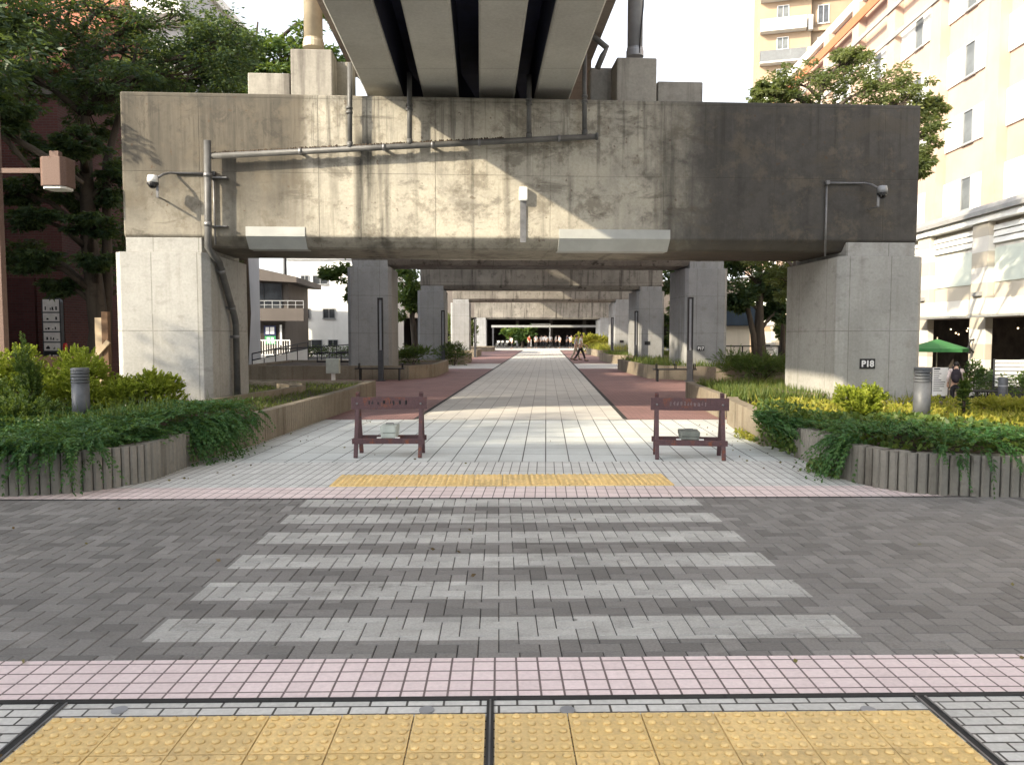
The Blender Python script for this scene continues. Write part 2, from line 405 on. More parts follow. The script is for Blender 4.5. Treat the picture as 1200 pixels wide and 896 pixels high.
M['street'] = pavers('buff_street_paving', .3, .3, (.36, .31, .25), (.30, .26, .215), (.18, .16, .13), .008, .5, .3, 0, .3, .3)
M['rust'] = rusty('rusty_maroon_paint', (.082, .044, .048), (.16, .055, .03), .45)
M['brown_paint'] = rusty('brown_lamp_paint', (.125, .075, .058), (.08, .04, .03), .15)
def yellow_tactile():
    m = Mat('yellow_tactile'); n1 = m.noise(1.3, 7, .65); n2 = m.noise(60, 4, .6); n3 = m.noise(9, 6, .7)
    c = m.mix(m.sm(n1, .35, .7), (.78, .57, .25), (.71, .53, .26))
    c = m.mix(m.ma('MULTIPLY', m.sm(n3, .52, .7), .45), c, (.50, .38, .22))
    c = m.mix(1.0, c, m.n('MapRange', None, {0: n2, 1: .2, 2: .8, 3: .8, 4: 1.12}).outputs[0], 'MULTIPLY')
    isl = m.n('NewGeometry').outputs['Random Per Island']
    c = m.mix(1.0, c, m.n('MapRange', None, {0: isl, 1: 0.0, 2: 1.0, 3: .84, 4: 1.08}).outputs[0], 'MULTIPLY')
    sp = m.noise(26, 4, .6)
    c = m.mix(m.ma('MULTIPLY', m.sm(sp, .66, .72), .6), c, (.22, .17, .10))
    return m.finish(c, .75, m.bump(n2, .3, .004), 0, .3)
M['yellow'] = yellow_tactile()
def road_mat():
    m = Mat('road_pavers'); at = m.n('Attribute', {'attribute_name': 'rnd'}).outputs['Fac']
    x, y, z = m.xyz()
    n1 = m.noise(.55, 6, .6); n2 = m.noise(70, 4, .65); n3 = m.noise(5, 6, .7)
    dark = m.mix(at, (.145, .14, .135), (.26, .252, .243))
    pale = m.mix(at, (.40, .40, .385), (.53, .53, .51))
    ph = m.ma('DIVIDE', m.ma('SUBTRACT', y, 3.96), .634)
    st = m.ma('LESS_THAN', m.ma('FRACT', ph), .525)
    st = m.ma('MULTIPLY', st, m.ma('GREATER_THAN', y, 3.95)); st = m.ma('MULTIPLY', st, m.ma('LESS_THAN', y, 7.47))
    st = m.ma('MULTIPLY', st, m.ma('LESS_THAN', m.ma('ABSOLUTE', m.ma('ADD', x, -.03)), 1.9))
    wear = m.ma('MULTIPLY', m.sm(m.noise(1.6, 8, .72), .36, .68, 1.0, .66), m.sm(m.noise(14, 4, .6), .3, .66, 1.0, .88))
    c = m.mix(m.ma('MULTIPLY', st, wear), dark, pale)
    c = m.mix(m.ma('MULTIPLY', m.sm(n1, .45, .7), .35), c, m.mix(.5, c, (.07, .068, .064)))
    c = m.mix(m.ma('MULTIPLY', m.sm(n3, .56, .72), .3), c, (.10, .088, .07))
    gum = m.n('TexVoronoi', {'feature': 'F1'}, {'Vector': m.P(), 'Scale': 2.6}).outputs['Distance']
    c = m.mix(m.ma('MULTIPLY', m.sm(gum, .055, .035), .55), c, (.055, .053, .05))
    st2 = m.noise(1.1, 9, .78, m.mp((.45, 1.3, 1)), .6)
    c = m.mix(m.ma('MULTIPLY', m.sm(st2, .52, .68), .4), c, (.085, .078, .068))
    c = m.mix(m.ma('MULTIPLY', m.sm(st2, .44, .32), .22), c, (.30, .29, .27))
    c = m.mix(1.0, c, m.n('MapRange', None, {0: n2, 1: .2, 2: .8, 3: .72, 4: 1.22}).outputs[0], 'MULTIPLY')
    return m.finish(c, m.ma('ADD', m.ma('MULTIPLY', n3, .25), .55), m.bump(n2, .35, .003), 0, .35)
M['road'] = road_mat()

# ================================================================== ground and paving
FY = R(1.0); PY_ = R(-2.53)
def sheet(name, poly, z, mat, rz=0.0):
    c_, s_ = math.cos(-rz), math.sin(-rz)
    vs = [(x*c_-y*s_, x*s_+y*c_, 0) for x, y in poly]
    mb = MB(); mb.add(vs, [tuple(range(len(vs)))])
    a = sum(vs[i][0]*vs[(i+1) % len(vs)][1]-vs[(i+1) % len(vs)][0]*vs[i][1] for i in range(len(vs)))
    if a < 0: mb.f = [f[::-1] for f in mb.f]
    o = mb.build(name, mat, None, (0, 0, z), rz); return struct(o)
LOW = -.95
gm = MB(); gm.add([(-700, -700, LOW-.05), (700, -700, LOW-.05), (700, 1500, LOW-.05), (-700, 1500, LOW-.05)], [(0, 1, 2, 3)])
struct(gm.build('ground', M['asphalt']))
tb = MB(); tb.prism([(-60, -45), (60, -45), (60, 9.0), (9.7, 9.0), (9.7, 14.05), (7.78, 14.05), (7.78, 20.5), (11.8, 24), (11.8, 190), (-60, 190)], LOW-.04, -.02)
struct(tb.build('terrain', M['asphalt']))
sheet('street', [(9.75, 9.1), (60, 9.1), (60, 120), (11.85, 120), (11.85, 24), (7.83, 20.5), (7.83, 14.1), (9.75, 14.1)], LOW+.004, M['street'], PY_)
def fx(y, dx): return dx - math.tan(FY)*0 - .0175*y
def fband(name, y0, y1, x0, x1, z, mat, rz=None):    # a strip square to the road
    return sheet(name, [(x0-.0175*y0, y0+.0175*x0), (x1-.0175*y0, y0+.0175*x1), (x1-.0175*y1, y1+.0175*x1), (x0-.0175*y1, y1+.0175*x0)], z, mat, FY if rz is None else rz)
fband('sidewalk', -12, 3.285, -30, 30, 0.0, M['blocks'])
kb = MB(); kb.box(-30, 30, 3.286, 3.318, -.02, .006); struct(kb.build('kerb', M['kerb'], None, None, FY))
fband('sidewalk_border', 3.32, 3.735, -30, 30, 0.0, M['pink'])
fband('plaza_border', 7.505, 8.06, -8.5, 8.5, 0.0, M['pink_small'], PY_)
fband('plaza_small_tiles', 8.062, 9.66, -8.5, 8.5, 0.0, M['small'], PY_)
fband('plaza_slabs', 9.662, 14.66, -8.5, 8.5, 0.0, M['slabs'], PY_)
kb = MB(); kb.box(-8.5, 8.5, 7.47, 7.503, -.02, .003); struct(kb.build('kerb_line', M['kerb'], None, None, FY))
def quad_path(Y0, Y1, a0, a1): return [(path_c(Y0)+a0, Y0), (path_c(Y0)+a1, Y0), (path_c(Y1)+a1, Y1), (path_c(Y1)+a0, Y1)]
y14 = 14.66
sheet('path', quad_path(14.5, 84, -2.0, 2.0), .006, M['path'], PY_)
for a0, a1 in ((-9.0, -2.004), (2.004, 9.0)):
    sheet('brick_paving', quad_path(14.55, 37, a0, a1), .003, M['red'], PY_)
    sheet('paving_band', quad_path(37.02, 43.5, a0, a1), .003, M['band'], PY_)
    sheet('brick_paving', quad_path(43.52, 80, a0, a1), .003, M['red'], PY_)
    eb = MB(); e = 2.004 if a0 > 0 else -2.004
    q0, q1 = path_c(14.6)+e, path_c(84)+e
    eb.add([(q0-.045, 14.6, .0095), (q0+.045, 14.6, .0095), (q1+.045, 84, .0095), (q1-.045, 84, .0095)], [(0, 1, 2, 3)])
    struct(eb.build('path_edging', M['kerb']))
sheet('paving_band', quad_path(84.02, 97, -14, 14), .003, M['band'], PY_)
sheet('far_road', quad_path(97.02, 128, -30, 30), .0, M['asphalt'], PY_)

# road of herringbone pavers, each brick a real block
def herringbone(x0, x1, y0, y1, u=.1056):
    V = []; Fc = []; rn = []
    i0, i1 = int(x0/u)-2, int(x1/u)+2; j0, j1 = int(y0/u)-2, int(y1/u)+2
    g, ch, dp = .0022, .004, .006
    for j in range(j0, j1):
        for i in range(i0, i1):
            k = (i-j) % 4
            if k == 0: bx0, bx1, by0, by1 = i*u, (i+2)*u, j*u, (j+1)*u
            elif k == 3: bx0, bx1, by0, by1 = i*u, (i+1)*u, j*u, (j+2)*u
            else: continue
            bx0, bx1 = max(bx0, x0)+g, min(bx1, x1)-g; by0, by1 = max(by0, y0)+g, min(by1, y1)-g
            if bx1-bx0 < .015 or by1-by0 < .015: continue
            h = random.gauss(0, .0006); o = len(V)
            V += [(bx0, by0, -dp), (bx1, by0, -dp), (bx1, by1, -dp), (bx0, by1, -dp),
                  (bx0+ch, by0+ch, h), (bx1-ch, by0+ch, h), (bx1-ch, by1-ch, h), (bx0+ch, by1-ch, h)]
            Fc += [(o+4, o+5, o+6, o+7), (o, o+1, o+5, o+4), (o+1, o+2, o+6, o+5), (o+2, o+3, o+7, o+6), (o+3, o, o+4, o+7)]
            r = min(1, max(0, random.gauss(.45, .24))); rn += [r]*5
    me = bpy.data.meshes.new('road'); me.from_pydata(V, [], Fc)
    at = me.attributes.new('rnd', 'FLOAT', 'FACE'); at.data.foreach_set('value', rn); me.materials.append(M['road']); me.update()
    o = bpy.data.objects.new('road', me); C.objects.link(o); o.rotation_euler = (0, 0, FY); return struct(o)
herringbone(-10, 10, 3.738, 7.468)
fband('road_bed', 3.736, 7.469, -10, 10, -.0062, M['road_base'])
for s in (-1, 1): fband('road', 3.738, 7.468, 10.001*s if s > 0 else -40, 40 if s > 0 else -10.001, 0.0, M['asphalt'])

def tactile(name, x0, x1, y0, y1, z, bars=False, tile=.3):
    mb = MB(); t = tile; g = .003
    nx = max(1, round((x1-x0)/t)); ny = max(1, round((y1-y0)/t)); tx, ty = (x1-x0)/nx, (y1-y0)/ny
    for i in range(nx):
        for j in range(ny):
            ax, ay = x0+i*tx, y0+j*ty
            dz = random.gauss(0, .0006)
            mb.box(ax+g, ax+tx-g, ay+g, ay+ty-g, z-.015, z+dz)
            for a in range(5):
                for b in range(5):
                    cx, cy = ax+tx*(a+.5)/5, ay+ty*(b+.5)/5
                    mb.lathe([(.0175, 0), (.0160, .006), (.0125, .0092), (.006, .0104)], 10, (cx, cy, z+dz), True)
    return struct(mb.build(name, M['yellow'], None, None, FY))
tactile('tactile_paving', -1.86, -.055, 2.245, 3.145, .012)
tactile('tactile_paving', -.02, 1.83, 2.245, 3.145, .012)
tactile('tactile_paving_strip', -1.8, 1.88, 8.09, 8.72, .012)
fm = MB()
for x in (-1.90, -.055+.0175, 1.87):
    for dx in ((-.02, .02) if abs(x) > 1 else (0,)):
        fm.box(x+dx-.004, x+dx+.004, 1.2, 3.284, -.02, .0085)
struct(fm.build('sidewalk_edging', M['steel'], None, None, FY))
fm = MB(); fm.box(-1.918, -1.882, 1.2, 3.284, -.02, .004); fm.box(1.852, 1.888, 1.2, 3.284, -.02, .004); fm.box(-.053, -.022, 1.2, 3.284, -.02, .006)
sp = MB()
for px in (140, 500, 665, 1018): q = G(px, 832); sp.lathe([(.033, 0), (.033, .0055)], 14, (q.x, q.y, 0))
struct(sp.build('sidewalk_patch', M['pole_grey']))
struct(fm.build('sidewalk_joint', M['kerb'], None, None, FY))

# ================================================================== piers
BEAM_H = 2.66
def lettering(txt, size, mat, parent, loc, name='lettering', rot=(R(90), 0, 0), ext=.004, bold=.0):
    cu = bpy.data.curves.new(name, 'FONT'); cu.body = txt; cu.size = size; cu.extrude = ext; cu.offset = bold; cu.align_x = 'CENTER'; cu.align_y = 'CENTER'
    t = bpy.data.objects.new(name, cu); C.objects.link(t)
    dg = bpy.context.evaluated_depsgraph_get(); me = bpy.data.meshes.new_from_object(t.evaluated_get(dg)); bpy.data.objects.remove(t)
    me.materials.clear(); me.materials.append(mat)
    o = bpy.data.objects.new(name, me); C.objects.link(o); o.parent = parent; o.location = loc; o.rotation_euler = rot; return o
def chamfer_rect(x0, x1, y0, y1, c): return [(x0+c, y0), (x1-c, y0), (x1, y0+c), (x1, y1-c), (x1-c, y1), (x0+c, y1), (x0, y1-c), (x0, y0+c)]
def pier(name, label, loc, rz, hcol, span, colw=1.62, cold=2.45, beam_mat='beam', col_mat='column'):
    """local x along the beam, y=0 the front of the columns, z=0 pavement"""
    t = thing(name, label, 'bridge pier', loc, rz, 'concrete piers carrying the viaduct')
    hs_ = span/2
    for sx in (-1, 1):
        b = MB(); cx = sx*hs_
        b.prism(chamfer_rect(cx-colw/2, cx+colw/2, 0, cold, .12), -.3, hcol)
        b.build('column', M[col_mat], t, bevel=.012)
        b = MB(); b.box(cx-colw/2+.18, cx+colw/2-.14, .115, cold-.13, hcol, hcol+.26)
        b.build('bearing_block', M[col_mat], t, bevel=.01)
    L0, L1 = -hs_-colw/2+.14, hs_+colw/2-.10
    zb = hcol+.10; zt = zb+BEAM_H
    y0, y1 = .13, cold-.15
    b = MB()
    b.profile_x([(y0, zb+.20), (y0+.20, zb), (y1-.20, zb), (y1, zb+.20), (y1, zt), (y0, zt)], L0, L1)
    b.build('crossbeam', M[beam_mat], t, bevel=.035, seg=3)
    return t, (L0, L1, zb, zt, y0, y1)

P1 = (0.35, 13.82, 0); P1R = R(3.3); SP1 = 12.93
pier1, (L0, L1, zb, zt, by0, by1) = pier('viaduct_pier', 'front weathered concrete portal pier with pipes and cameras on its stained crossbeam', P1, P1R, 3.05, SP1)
MP1 = Matrix.Translation(P1) @ Matrix.Rotation(P1R, 4, 'Z'); MP1i = MP1.inverted()
def on_front(px, py, off=0.0):
    """pier-local point where the pixel meets the beam's front plane (y = by0 - off)"""
    o = MP1i @ Vector((0, 0, EYE)); d = (MP1i.to_3x3() @ Vector(ray(px, py)))
    t = (by0-off-o.y)/d.y; return o+d*t
# pale coated repair bands along the lower lip
for a, b_ in (((288, 275), (358, 291)), ((655, 279), (785, 305))):
    p, q = on_front(*a), on_front(*b_); mb = MB()
    mb.profile_x([(by0-.012, zb+.36), (by0-.012, zb+.195), (by0+.195, zb-.012), (by0+.5, zb-.012), (by0+.5, zb+.002), (by0+.2, zb+.004), (by0+.003, zb+.2), (by0+.003, zb+.36)], p.x, q.x)
    mb.build('repair_band', M['patch'], pier1, bevel=.004)
# pedestals, low walls on the beam top
for (x0, x1, za) in ((340, 389, 57), (723, 770, 67)):
    p, q = on_front(x0, za, -.25), on_front(x1, za, -.25); mb = MB(); mb.box(p.x, q.x, by0+.25, by0+1.05, zt-.01, p.z)
    mb.build('pedestal', M['pedestal'], pier1, bevel=.02)
for (x0, x1, za, yy) in ((290, 339.5, 85, .3), (771, 824, 95, .3), (389.5, 414, 72, .75), (692, 722, 79, .75)):
    p, q = on_front(x0, za, -yy), on_front(x1, za, -yy); mb = MB(); mb.box(p.x, q.x, by0+yy, by0+yy+.3, zt-.01, p.z)
    mb.build('upstand', M['pedestal'], pier1, bevel=.02)
others = [
 ('second portal pier from the road, bluish grey columns rising from planters with benches', (1.02, 28.4, 0), R(2.6), 4.08, 12.45, 1.6),
 ('third portal pier, smaller beyond the pale crossing band', (1.62, 41.6, 0), R(2.6), 4.0, 11.85, 1.52),
 ('fourth portal pier far along the path, tan lit columns', (2.3, 58, 0), R(2.5), 4.05, 12.3, 1.5),
 ('farthest small portal pier just before the dark far end of the path', (3.7, 92, 0), R(2.5), 3.45, 15.0, 1.6)]
piers = []
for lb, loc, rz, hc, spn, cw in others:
    t, info = pier('viaduct_pier', lb, loc, rz, hc, spn, cw, 2.45, 'beam_far', 'column_shade_tint'); piers.append((t, info, loc, rz, spn, cw))

# pier number plates (thing of their own, screwed to the columns)
M['plate'] = plain('black_enamel', (.012, .012, .014), .4, 0, .2, 10)
M['letters'] = plain('white_letters', (.75, .75, .76), .5, 0, .1, 10)
def plate(txt, loc, rz, wd, ht, label):
    t = thing('number_plate', label, 'sign', loc, rz, 'pier number plates')
    mb = MB(); mb.box(-wd/2, wd/2, -.02, 0, -ht/2, ht/2); mb.build('panel', M['plate'], t, bevel=.004)
    if txt: lettering(txt, ht*.85, M['letters'], t, (0, -.0215, -.005), bold=.006)
    return t
pw = MP1 @ Vector((SP1/2 - .10, 0, 0)); v = W(1016, 426, pw.y)
plate('P18', (v.x, pw.y-.004, v.z), P1R, .29, .185, 'black plate with white number P18 on the nearest column')
for (t, info, loc, rz, spn, cw), txt, (px, py), wd, lb in zip(piers, ('P17', '', '', ''), ((821, 408), (758.5, 402), (728.5, 400), (708, 398.5)), (.28, .3, .3, .35),
    ('black plate with white number P17 behind the slotted light pole', 'small black plate on the third pier column', 'small black plate on the fourth pier column', 'tiny dark plate on the farthest pier column')):
    q = Vector(loc) + Vector((math.cos(rz)*spn/2, math.sin(rz)*spn/2, 0)); v = W(px, py, q.y)
    yy = loc[1] + math.tan(rz)*(v.x-loc[0]); v = W(px, py, yy)
    plate(txt, (v.x, yy-.004, v.z), rz, wd, wd*.64, lb)

# ================================================================== viaduct (girders, deck)
via = thing('viaduct', 'narrow elevated viaduct of four pale concrete girders passing overhead', 'viaduct', (0, 0, 0))
AX = [(-22, .72, 6.0), (10.4, -.64, 6.0), (16.2, -.88, 6.0), (29.6, .35, 7.06), (42.8, 1.45, 7.0), (59, 2.2, 7.05), (93, 3.7, 6.45), (112, 4.6, 6.4)]
def sweep(mb, prof, y_from=None, y_to=None):
    pts = AX; n = len(prof); vs = []
    for (Y, X, Z) in pts:
        vs += [(X+a, Y, Z+b) for a, b in prof]
    fs = [(i*n+(j+1) % n, i*n+j, (i+1)*n+j, (i+1)*n+(j+1) % n) for i in range(len(pts)-1) for j in range(n)]
    mb.add(vs, fs); o = len(mb.v)-len(vs)
    mb.f += [tuple(o+j for j in range(n)), tuple(o+(len(pts)-1)*n+j for j in range(n))[::-1]]; mb.sm += [False, False]
    return mb
gw, gap = .66, .375
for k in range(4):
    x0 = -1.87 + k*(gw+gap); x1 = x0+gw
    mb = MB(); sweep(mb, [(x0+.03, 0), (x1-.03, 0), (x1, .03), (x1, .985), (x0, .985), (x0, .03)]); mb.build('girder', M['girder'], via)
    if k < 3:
        wb_ = MB(); sweep(wb_, [(x1+.002, .08), (x1+.006, .08), (x1+.006, .975), (x1+gap-.006, .975), (x1+gap-.006, .08), (x1+gap-.002, .08), (x1+gap-.002, .98), (x1+.002, .98)]); wb_.build('gap_sheet', M['navy_gap'], via)  # thin dark navy sheets along the girder sides and between them
mb = MB(); sweep(mb, [(-2.42, 1.0), (2.42, 1.0), (2.42, 1.26), (-2.42, 1.26)]); mb.build('deck_slab', M['deck'], via)
for s in (-1, 1):
    mb = MB(); sweep(mb, [(s*2.42-.1, 1.263), (s*2.42+.1, 1.263), (s*2.42+.1, 3.3), (s*2.42-.1, 3.3)]); mb.build('parapet', M['deck'], via)  # unseen from below, made tall to shade the end of the crossbeam
# posts standing on the pedestals
for px, w0, ybase, mat, lb in ((367.5, 21, 57, 'pole_buff', 'buff round post standing on the pedestal beside the brown lit upstand'), (744, 18, 67, 'pole_grey', 'grey round post with cable on the darker pedestal')):
    p = on_front(px, ybase, -.65); t = thing('tall_post', lb, 'post', MP1 @ Vector((p.x, p.y, p.z)), 0, 'posts on the front pier')
    r = w0/2/900*14.4
    mb = MB(); mb.lathe([(r, .002), (r, 5.5)], 20, smooth=True); mb.build('shaft', M[mat], t)
    mb = MB(); mb.lathe([(r*1.14, .001), (r*1.14, .10), (r*1.05, .13), (r*1.05, .16)], 20); mb.build('collar', M[mat], t)
    if mat == 'pole_grey':
        mb = MB(); mb.tube([(r*.4, -r*1.02, .02), (r*.55, -r*1.0, .35), (r*.95, -r*.5, .9), (r*1.03, 0, 1.4), (r*1.03, 0, 5)], .012, 6); mb.build('cable', M['black'], t)

# ================================================================== drainage pipes on the front pier
dp = thing('drain_pipe', 'grey drain pipework running along the front crossbeam and bending down the column', 'drain pipe', P1, P1R)
OFF = .16
h0, h1 = on_front(248, 183, OFF), on_front(700, 160, OFF)
rP = .052
mb = MB(); mb.tube([h0, h1], rP, 12); 
mb.tube([h1+Vector((-.03, 0, 0)), h1+Vector((.01, 0, 0))], rP*1.25, 12); mb.build('collector', M['pipe'], dp)
mb = MB()
for k in range(170):                                       # ragged moss and grit on the pipe's top
    f = k/169*.75; p = h0.lerp(h1, f); mb.ball(p+Vector((random.uniform(-.01, .01), random.uniform(-.02, .02), rP+.002)), (.02, .02, random.uniform(.008, .035)), 5, 4)
mo = mb.build('moss', M['soil'], dp); mo['kind'] = 'stuff'
for px, y_t in ((410, 74), (480, 112), (620, 115), (685, 52)):
    off = OFF if px in (480, 620) else OFF
    a = on_front(px, y_t, off); f = (on_front(px, 170, off).x-h0.x)/(h1.x-h0.x); b_ = h0.lerp(h1, f)
    mb = MB(); top = Vector((a.x, a.y, a.z if px in (410, 685) else zt+.35))
    mb.tube([top, b_], .043, 12)
    for dz in (.62, .70): 
        zc = b_.z+dz; mb.tube([(b_.x, b_.y, zc-.02), (b_.x, b_.y, zc+.02)], .058, 12)
    mb.tube([b_+Vector((0, 0, .02)), b_+Vector((0, 0, .12))], .053, 12)
    mb.build('downpipe', M['pipe'], dp)
# bent outlet at the deck edge
e0 = on_front(694, 42, -.1); e1 = on_front(711, 56, -.1); e2 = on_front(706, 66, -.1); e3 = on_front(700, 80, -.1)
mb = MB(); mb.tube([e0+Vector((-.5, 0, .22)), e0, e1, e2, e3], .055, 10); mb.build('outlet', M['pipe'], dp)
v0 = on_front(243, 165, OFF+.02); v1 = on_front(244, 290, OFF+.02)
# column's inner face for the lower run
cxr = -SP1/2+1.62/2
v1b = Vector((v1.x+.01, v1.y, v1.z)); v2 = Vector((cxr+.09, .30, 2.9)); v3 = Vector((cxr+.11, 1.05, 1.98)); v4 = Vector((cxr+.11, 1.15, 1.8)); v5 = Vector((cxr+.11, 1.15, .3))
mb = MB(); mb.tube([v0, v1, v1b+Vector((.06, .05, -.12)), v2, v3, v4, v5], .062, 12); mb.build('standpipe', M['pipe'], dp)
for f in (.32, .78):
    p = v0.lerp(v1, f); mb = MB(); mb.tube([p+Vector((0, 0, -.035)), p+Vector((0, 0, .035))], .07, 12)
    mb.box(p.x-.015, p.x+.3, p.y+.06, by0, p.z-.03, p.z-.012); mb.build('clamp', M['steel'], dp)
for p in (v2.lerp(v3, .15), v2.lerp(v3, .85), v4.lerp(v5, .15)):
    mb = MB(); mb.box(cxr-.01, p.x, p.y-.02, p.y+.02, p.z-.025, p.z+.025); mb.tube([p-(v3-v2).normalized()*.03 if p.z > 1.9 else p+Vector((0, 0, .03)), p+(v3-v2).normalized()*.03 if p.z > 1.9 else p-Vector((0, 0, .03))], .07, 12); mb.build('clamp', M['steel'], dp)
for px in (352, 450, 507, 562, 655):
    p = h0.lerp(h1, (on_front(px, 170, OFF).x-h0.x)/(h1.x-h0.x)); mb = MB()
    mb.tube([p+Vector((-.025, 0, 0)), p+Vector((.025, 0, 0))], rP*1.2, 12); mb.box(p.x-.02, p.x+.02, p.y, by0, p.z-.02, p.z+.02); mb.build('clamp', M['steel'], dp)

# little hooded wall fitting with its grey run below
wf = thing('vent_hood', 'small pale hooded fitting in the middle of the front crossbeam', 'wall fitting', MP1 @ on_front(613, 228, 0), P1R)
mb = MB(); mb.profile([(-.075, .12), (-.075, -.12), (.075, -.12), (.075, .12)], -.11, 0); mb.build('hood', M['white_paint'], wf, bevel=.02)
mb = MB(); mb.box(-.055, .055, -.02, -.001, -.85, -.121); mb.build('channel', M['steel'], wf)

# ================================================================== security cameras
def sec_cam(px, py, flip, run, label):
    c0 = on_front(px, py, .34); t = thing('security_camera', label, 'camera', MP1 @ c0, P1R, 'dome cameras on the front pier')
    mb = MB(); d = .085
    mb.lathe([(.03, .13), (.075, .12), (.088, .07), (.088, 0)], 18, (0, 0, 0), True)
    mb.build('housing', M['white_paint'] if flip > 0 else M['pole_grey'], t)
    mb = MB(); mb.lathe([(.094, -.035), (.094, 0.0)], 18); mb.build('ring', M['black'], t)
    mb = MB(); mb.ball((0, -.01, -.035), (.072, .072, .07), 14, 9); mb.build('dome', M['lens'], t)
    mb = MB(); s = flip
    mb.tube([(0.06*s, .02, .08), (.11*s, .05, .12), (.14*s, .1, .16), (.2*s, .26, .22), (.26*s, .31, .225)] + [(run*s, .31, .225)], .021, 8)
    mb.tube([(run*s, .31, .235), (run*s, .31, -1.0 if s > 0 else -1.1)], .02, 8)
    mb.build('conduit', M['steel'], t)
    mb = MB(); mb.box(.07*s-.02, .07*s+.02, -.0, .02, -.25, .06) ; mb.box(.07*s-.015, .07*s+.015, 0, .33, -.25, -.23); mb.build('bracket', M['steel'], t)
    mb = MB(); mb.box(run*s-.035, run*s+.035, .25, .339, .19, .26); mb.build('junction_box', M['steel'], t, bevel=.006)
def lens_mat():
    m = Mat('camera_dome'); return m.finish((.01, .01, .012), .08, None, 0, .6)
M['lens'] = lens_mat()
sec_cam(179, 214, 1, .92, 'white dome camera on the brown stained end of the crossbeam beside the standpipe')
sec_cam(1034, 226, -1, .88, 'grey dome camera on the dark end of the crossbeam')
# ================================================================== planters
def resample(path, step):
    pts = [Vector((p[0], p[1])) for p in path]; out = []; carry = 0.0
    for a, b in zip(pts[:-1], pts[1:]):
        L = (b-a).length
        if L < 1e-5: continue
        d = (b-a)/L; s_ = carry
        while s_ < L: out.append((a+d*s_, d)); s_ += step
        carry = s_-L
    return out
def rib_wall(mb, path, h, rib=.084, gap=.013, dep=.06):
    for (p, d) in resample(path, rib+gap):
        nrm_ = Vector((d.y, -d.x)); hh = h+random.gauss(0, .004); c = .018
        o = p-nrm_*dep
        def q(a, b): v = o+d*a+nrm_*b; return (v.x, v.y)
        poly = [q(-rib/2, 0), q(rib/2, 0), q(rib/2, dep-c), q(rib/2-c, dep), q(-rib/2+c, dep), q(-rib/2, dep-c)]
        mb.prism(poly, -.04, hh)
    back = []
    for a, b in zip(path[:-1], path[1:]):
        a, b = Vector(a), Vector(b)
        if (b-a).length < 1e-5: continue
        d = (b-a).normalized(); n_ = Vector((d.y, -d.x))
        p0, p1 = a-n_*(dep-.004), b-n_*(dep-.004); p2, p3 = b-n_*.20, a-n_*.20
        mb.prism([(p0.x, p0.y), (p1.x, p1.y), (p2.x, p2.y), (p3.x, p3.y)], -.04, h-.006)
def flat_wall(mb, path, h, th=.16, z0=-.04):
    L = [Vector(p) for p in path]; n = len(L); outs = []; ins = []
    for i in range(n):
        d0 = (L[i]-L[i-1]).normalized() if i else (L[1]-L[0]).normalized(); d1 = (L[i+1]-L[i]).normalized() if i < n-1 else d0
        n0, n1 = Vector((d0.y, -d0.x)), Vector((d1.y, -d1.x)); m_ = (n0+n1).normalized(); k = th/max(.3, m_.dot(n0))
        outs.append(L[i]); ins.append(L[i]-m_*k)
    for i in range(n-1):
        q = [outs[i], outs[i+1], ins[i+1], ins[i]]
        mb.prism([(v.x, v.y) for v in q], z0, h)
def arc(cx, cy, r, a0, a1, n=10): return [(cx+r*math.cos(R(a0+(a1-a0)*i/n)), cy+r*math.sin(R(a0+(a1-a0)*i/n))) for i in range(n+1)]

LP1 = [(-10.5, 7.56), (-5.05, 7.56)] + arc(-5.05, 8.66, 1.10, -90, -8, 12) + [(-3.955, 9.38)]
LP2 = [(-4.10, 9.42), (-3.98, 9.75), (-3.76, 11.1), (-3.47, 16.5), (-3.5, 19.7)]
pl = thing('planter', 'large planter with grey ribbed concrete wall curving round the corner below the golden shrubs', 'planter', (0, 0, 0), 0, 'planters along the plaza')
mb = MB(); rib_wall(mb, LP1, .42); mb.build('ribbed_wall', M['planter'], pl)
mb = MB(); rib_wall(mb, LP2, .45); flat_wall(mb, [(-3.5, 19.7), (-10.5, 19.9)], .45); mb.build('side_wall', M['planter_smooth'], pl)
soilL = [(-10.4, 7.7), (-5.05, 7.7), (-4.3, 8.1), (-4.1, 9.0), (-4.15, 9.8), (-3.95, 11), (-3.65, 16.5), (-3.66, 19.55), (-10.4, 19.75)]
mb = MB(); mb.prism(soilL, -.03, .35); mb.build('soil', M['soil'], pl)
mb = MB(); flat_wall(mb, [(-5.25, 12.6), (-4.55, 16.9), (-5.3, 17.6)], .50, .12, .3); flat_wall(mb, [(-4.9, 18.2), (-6.8, 19.2)], .47, .12, .3); mb.build('inner_kerb', M['planter_smooth'], pl)

RP1 = [(3.72, 10.05), (3.73, 9.41), (3.68, 8.55)] + [(3.74, 8.25), (3.86, 7.97), (4.05, 7.74), (4.32, 7.60), (4.7, 7.54), (5.1, 7.53), (11.5, 7.53)]
RP2 = [(4.28, 18.9), (4.02, 14.95)]
RP3 = [(4.02, 14.3), (3.92, 13.95), (3.86, 13.6), (3.60, 11.05)]
pr = thing('planter', 'planter with mossy ribbed concrete wall in front of the column numbered P18', 'planter', (0, 0, 0), 0, 'planters along the plaza')
mb = MB(); rib_wall(mb, RP1, .41); mb.build('ribbed_wall', M['planter'], pr)
mb = MB(); flat_wall(mb, [(7.7, 19.1), (4.28, 18.9), (4.02, 14.95)], .46); flat_wall(mb, RP3, .46, .2); mb.build('side_wall', M['planter_smooth'], pr)
mb = MB(); flat_wall(mb, [(9.68, 9.1), (9.68, 14.03), (7.76, 14.03), (7.76, 19.2)], .40, .18, LOW-.04); mb.build('retaining_wall', M['planter_smooth'], pr)
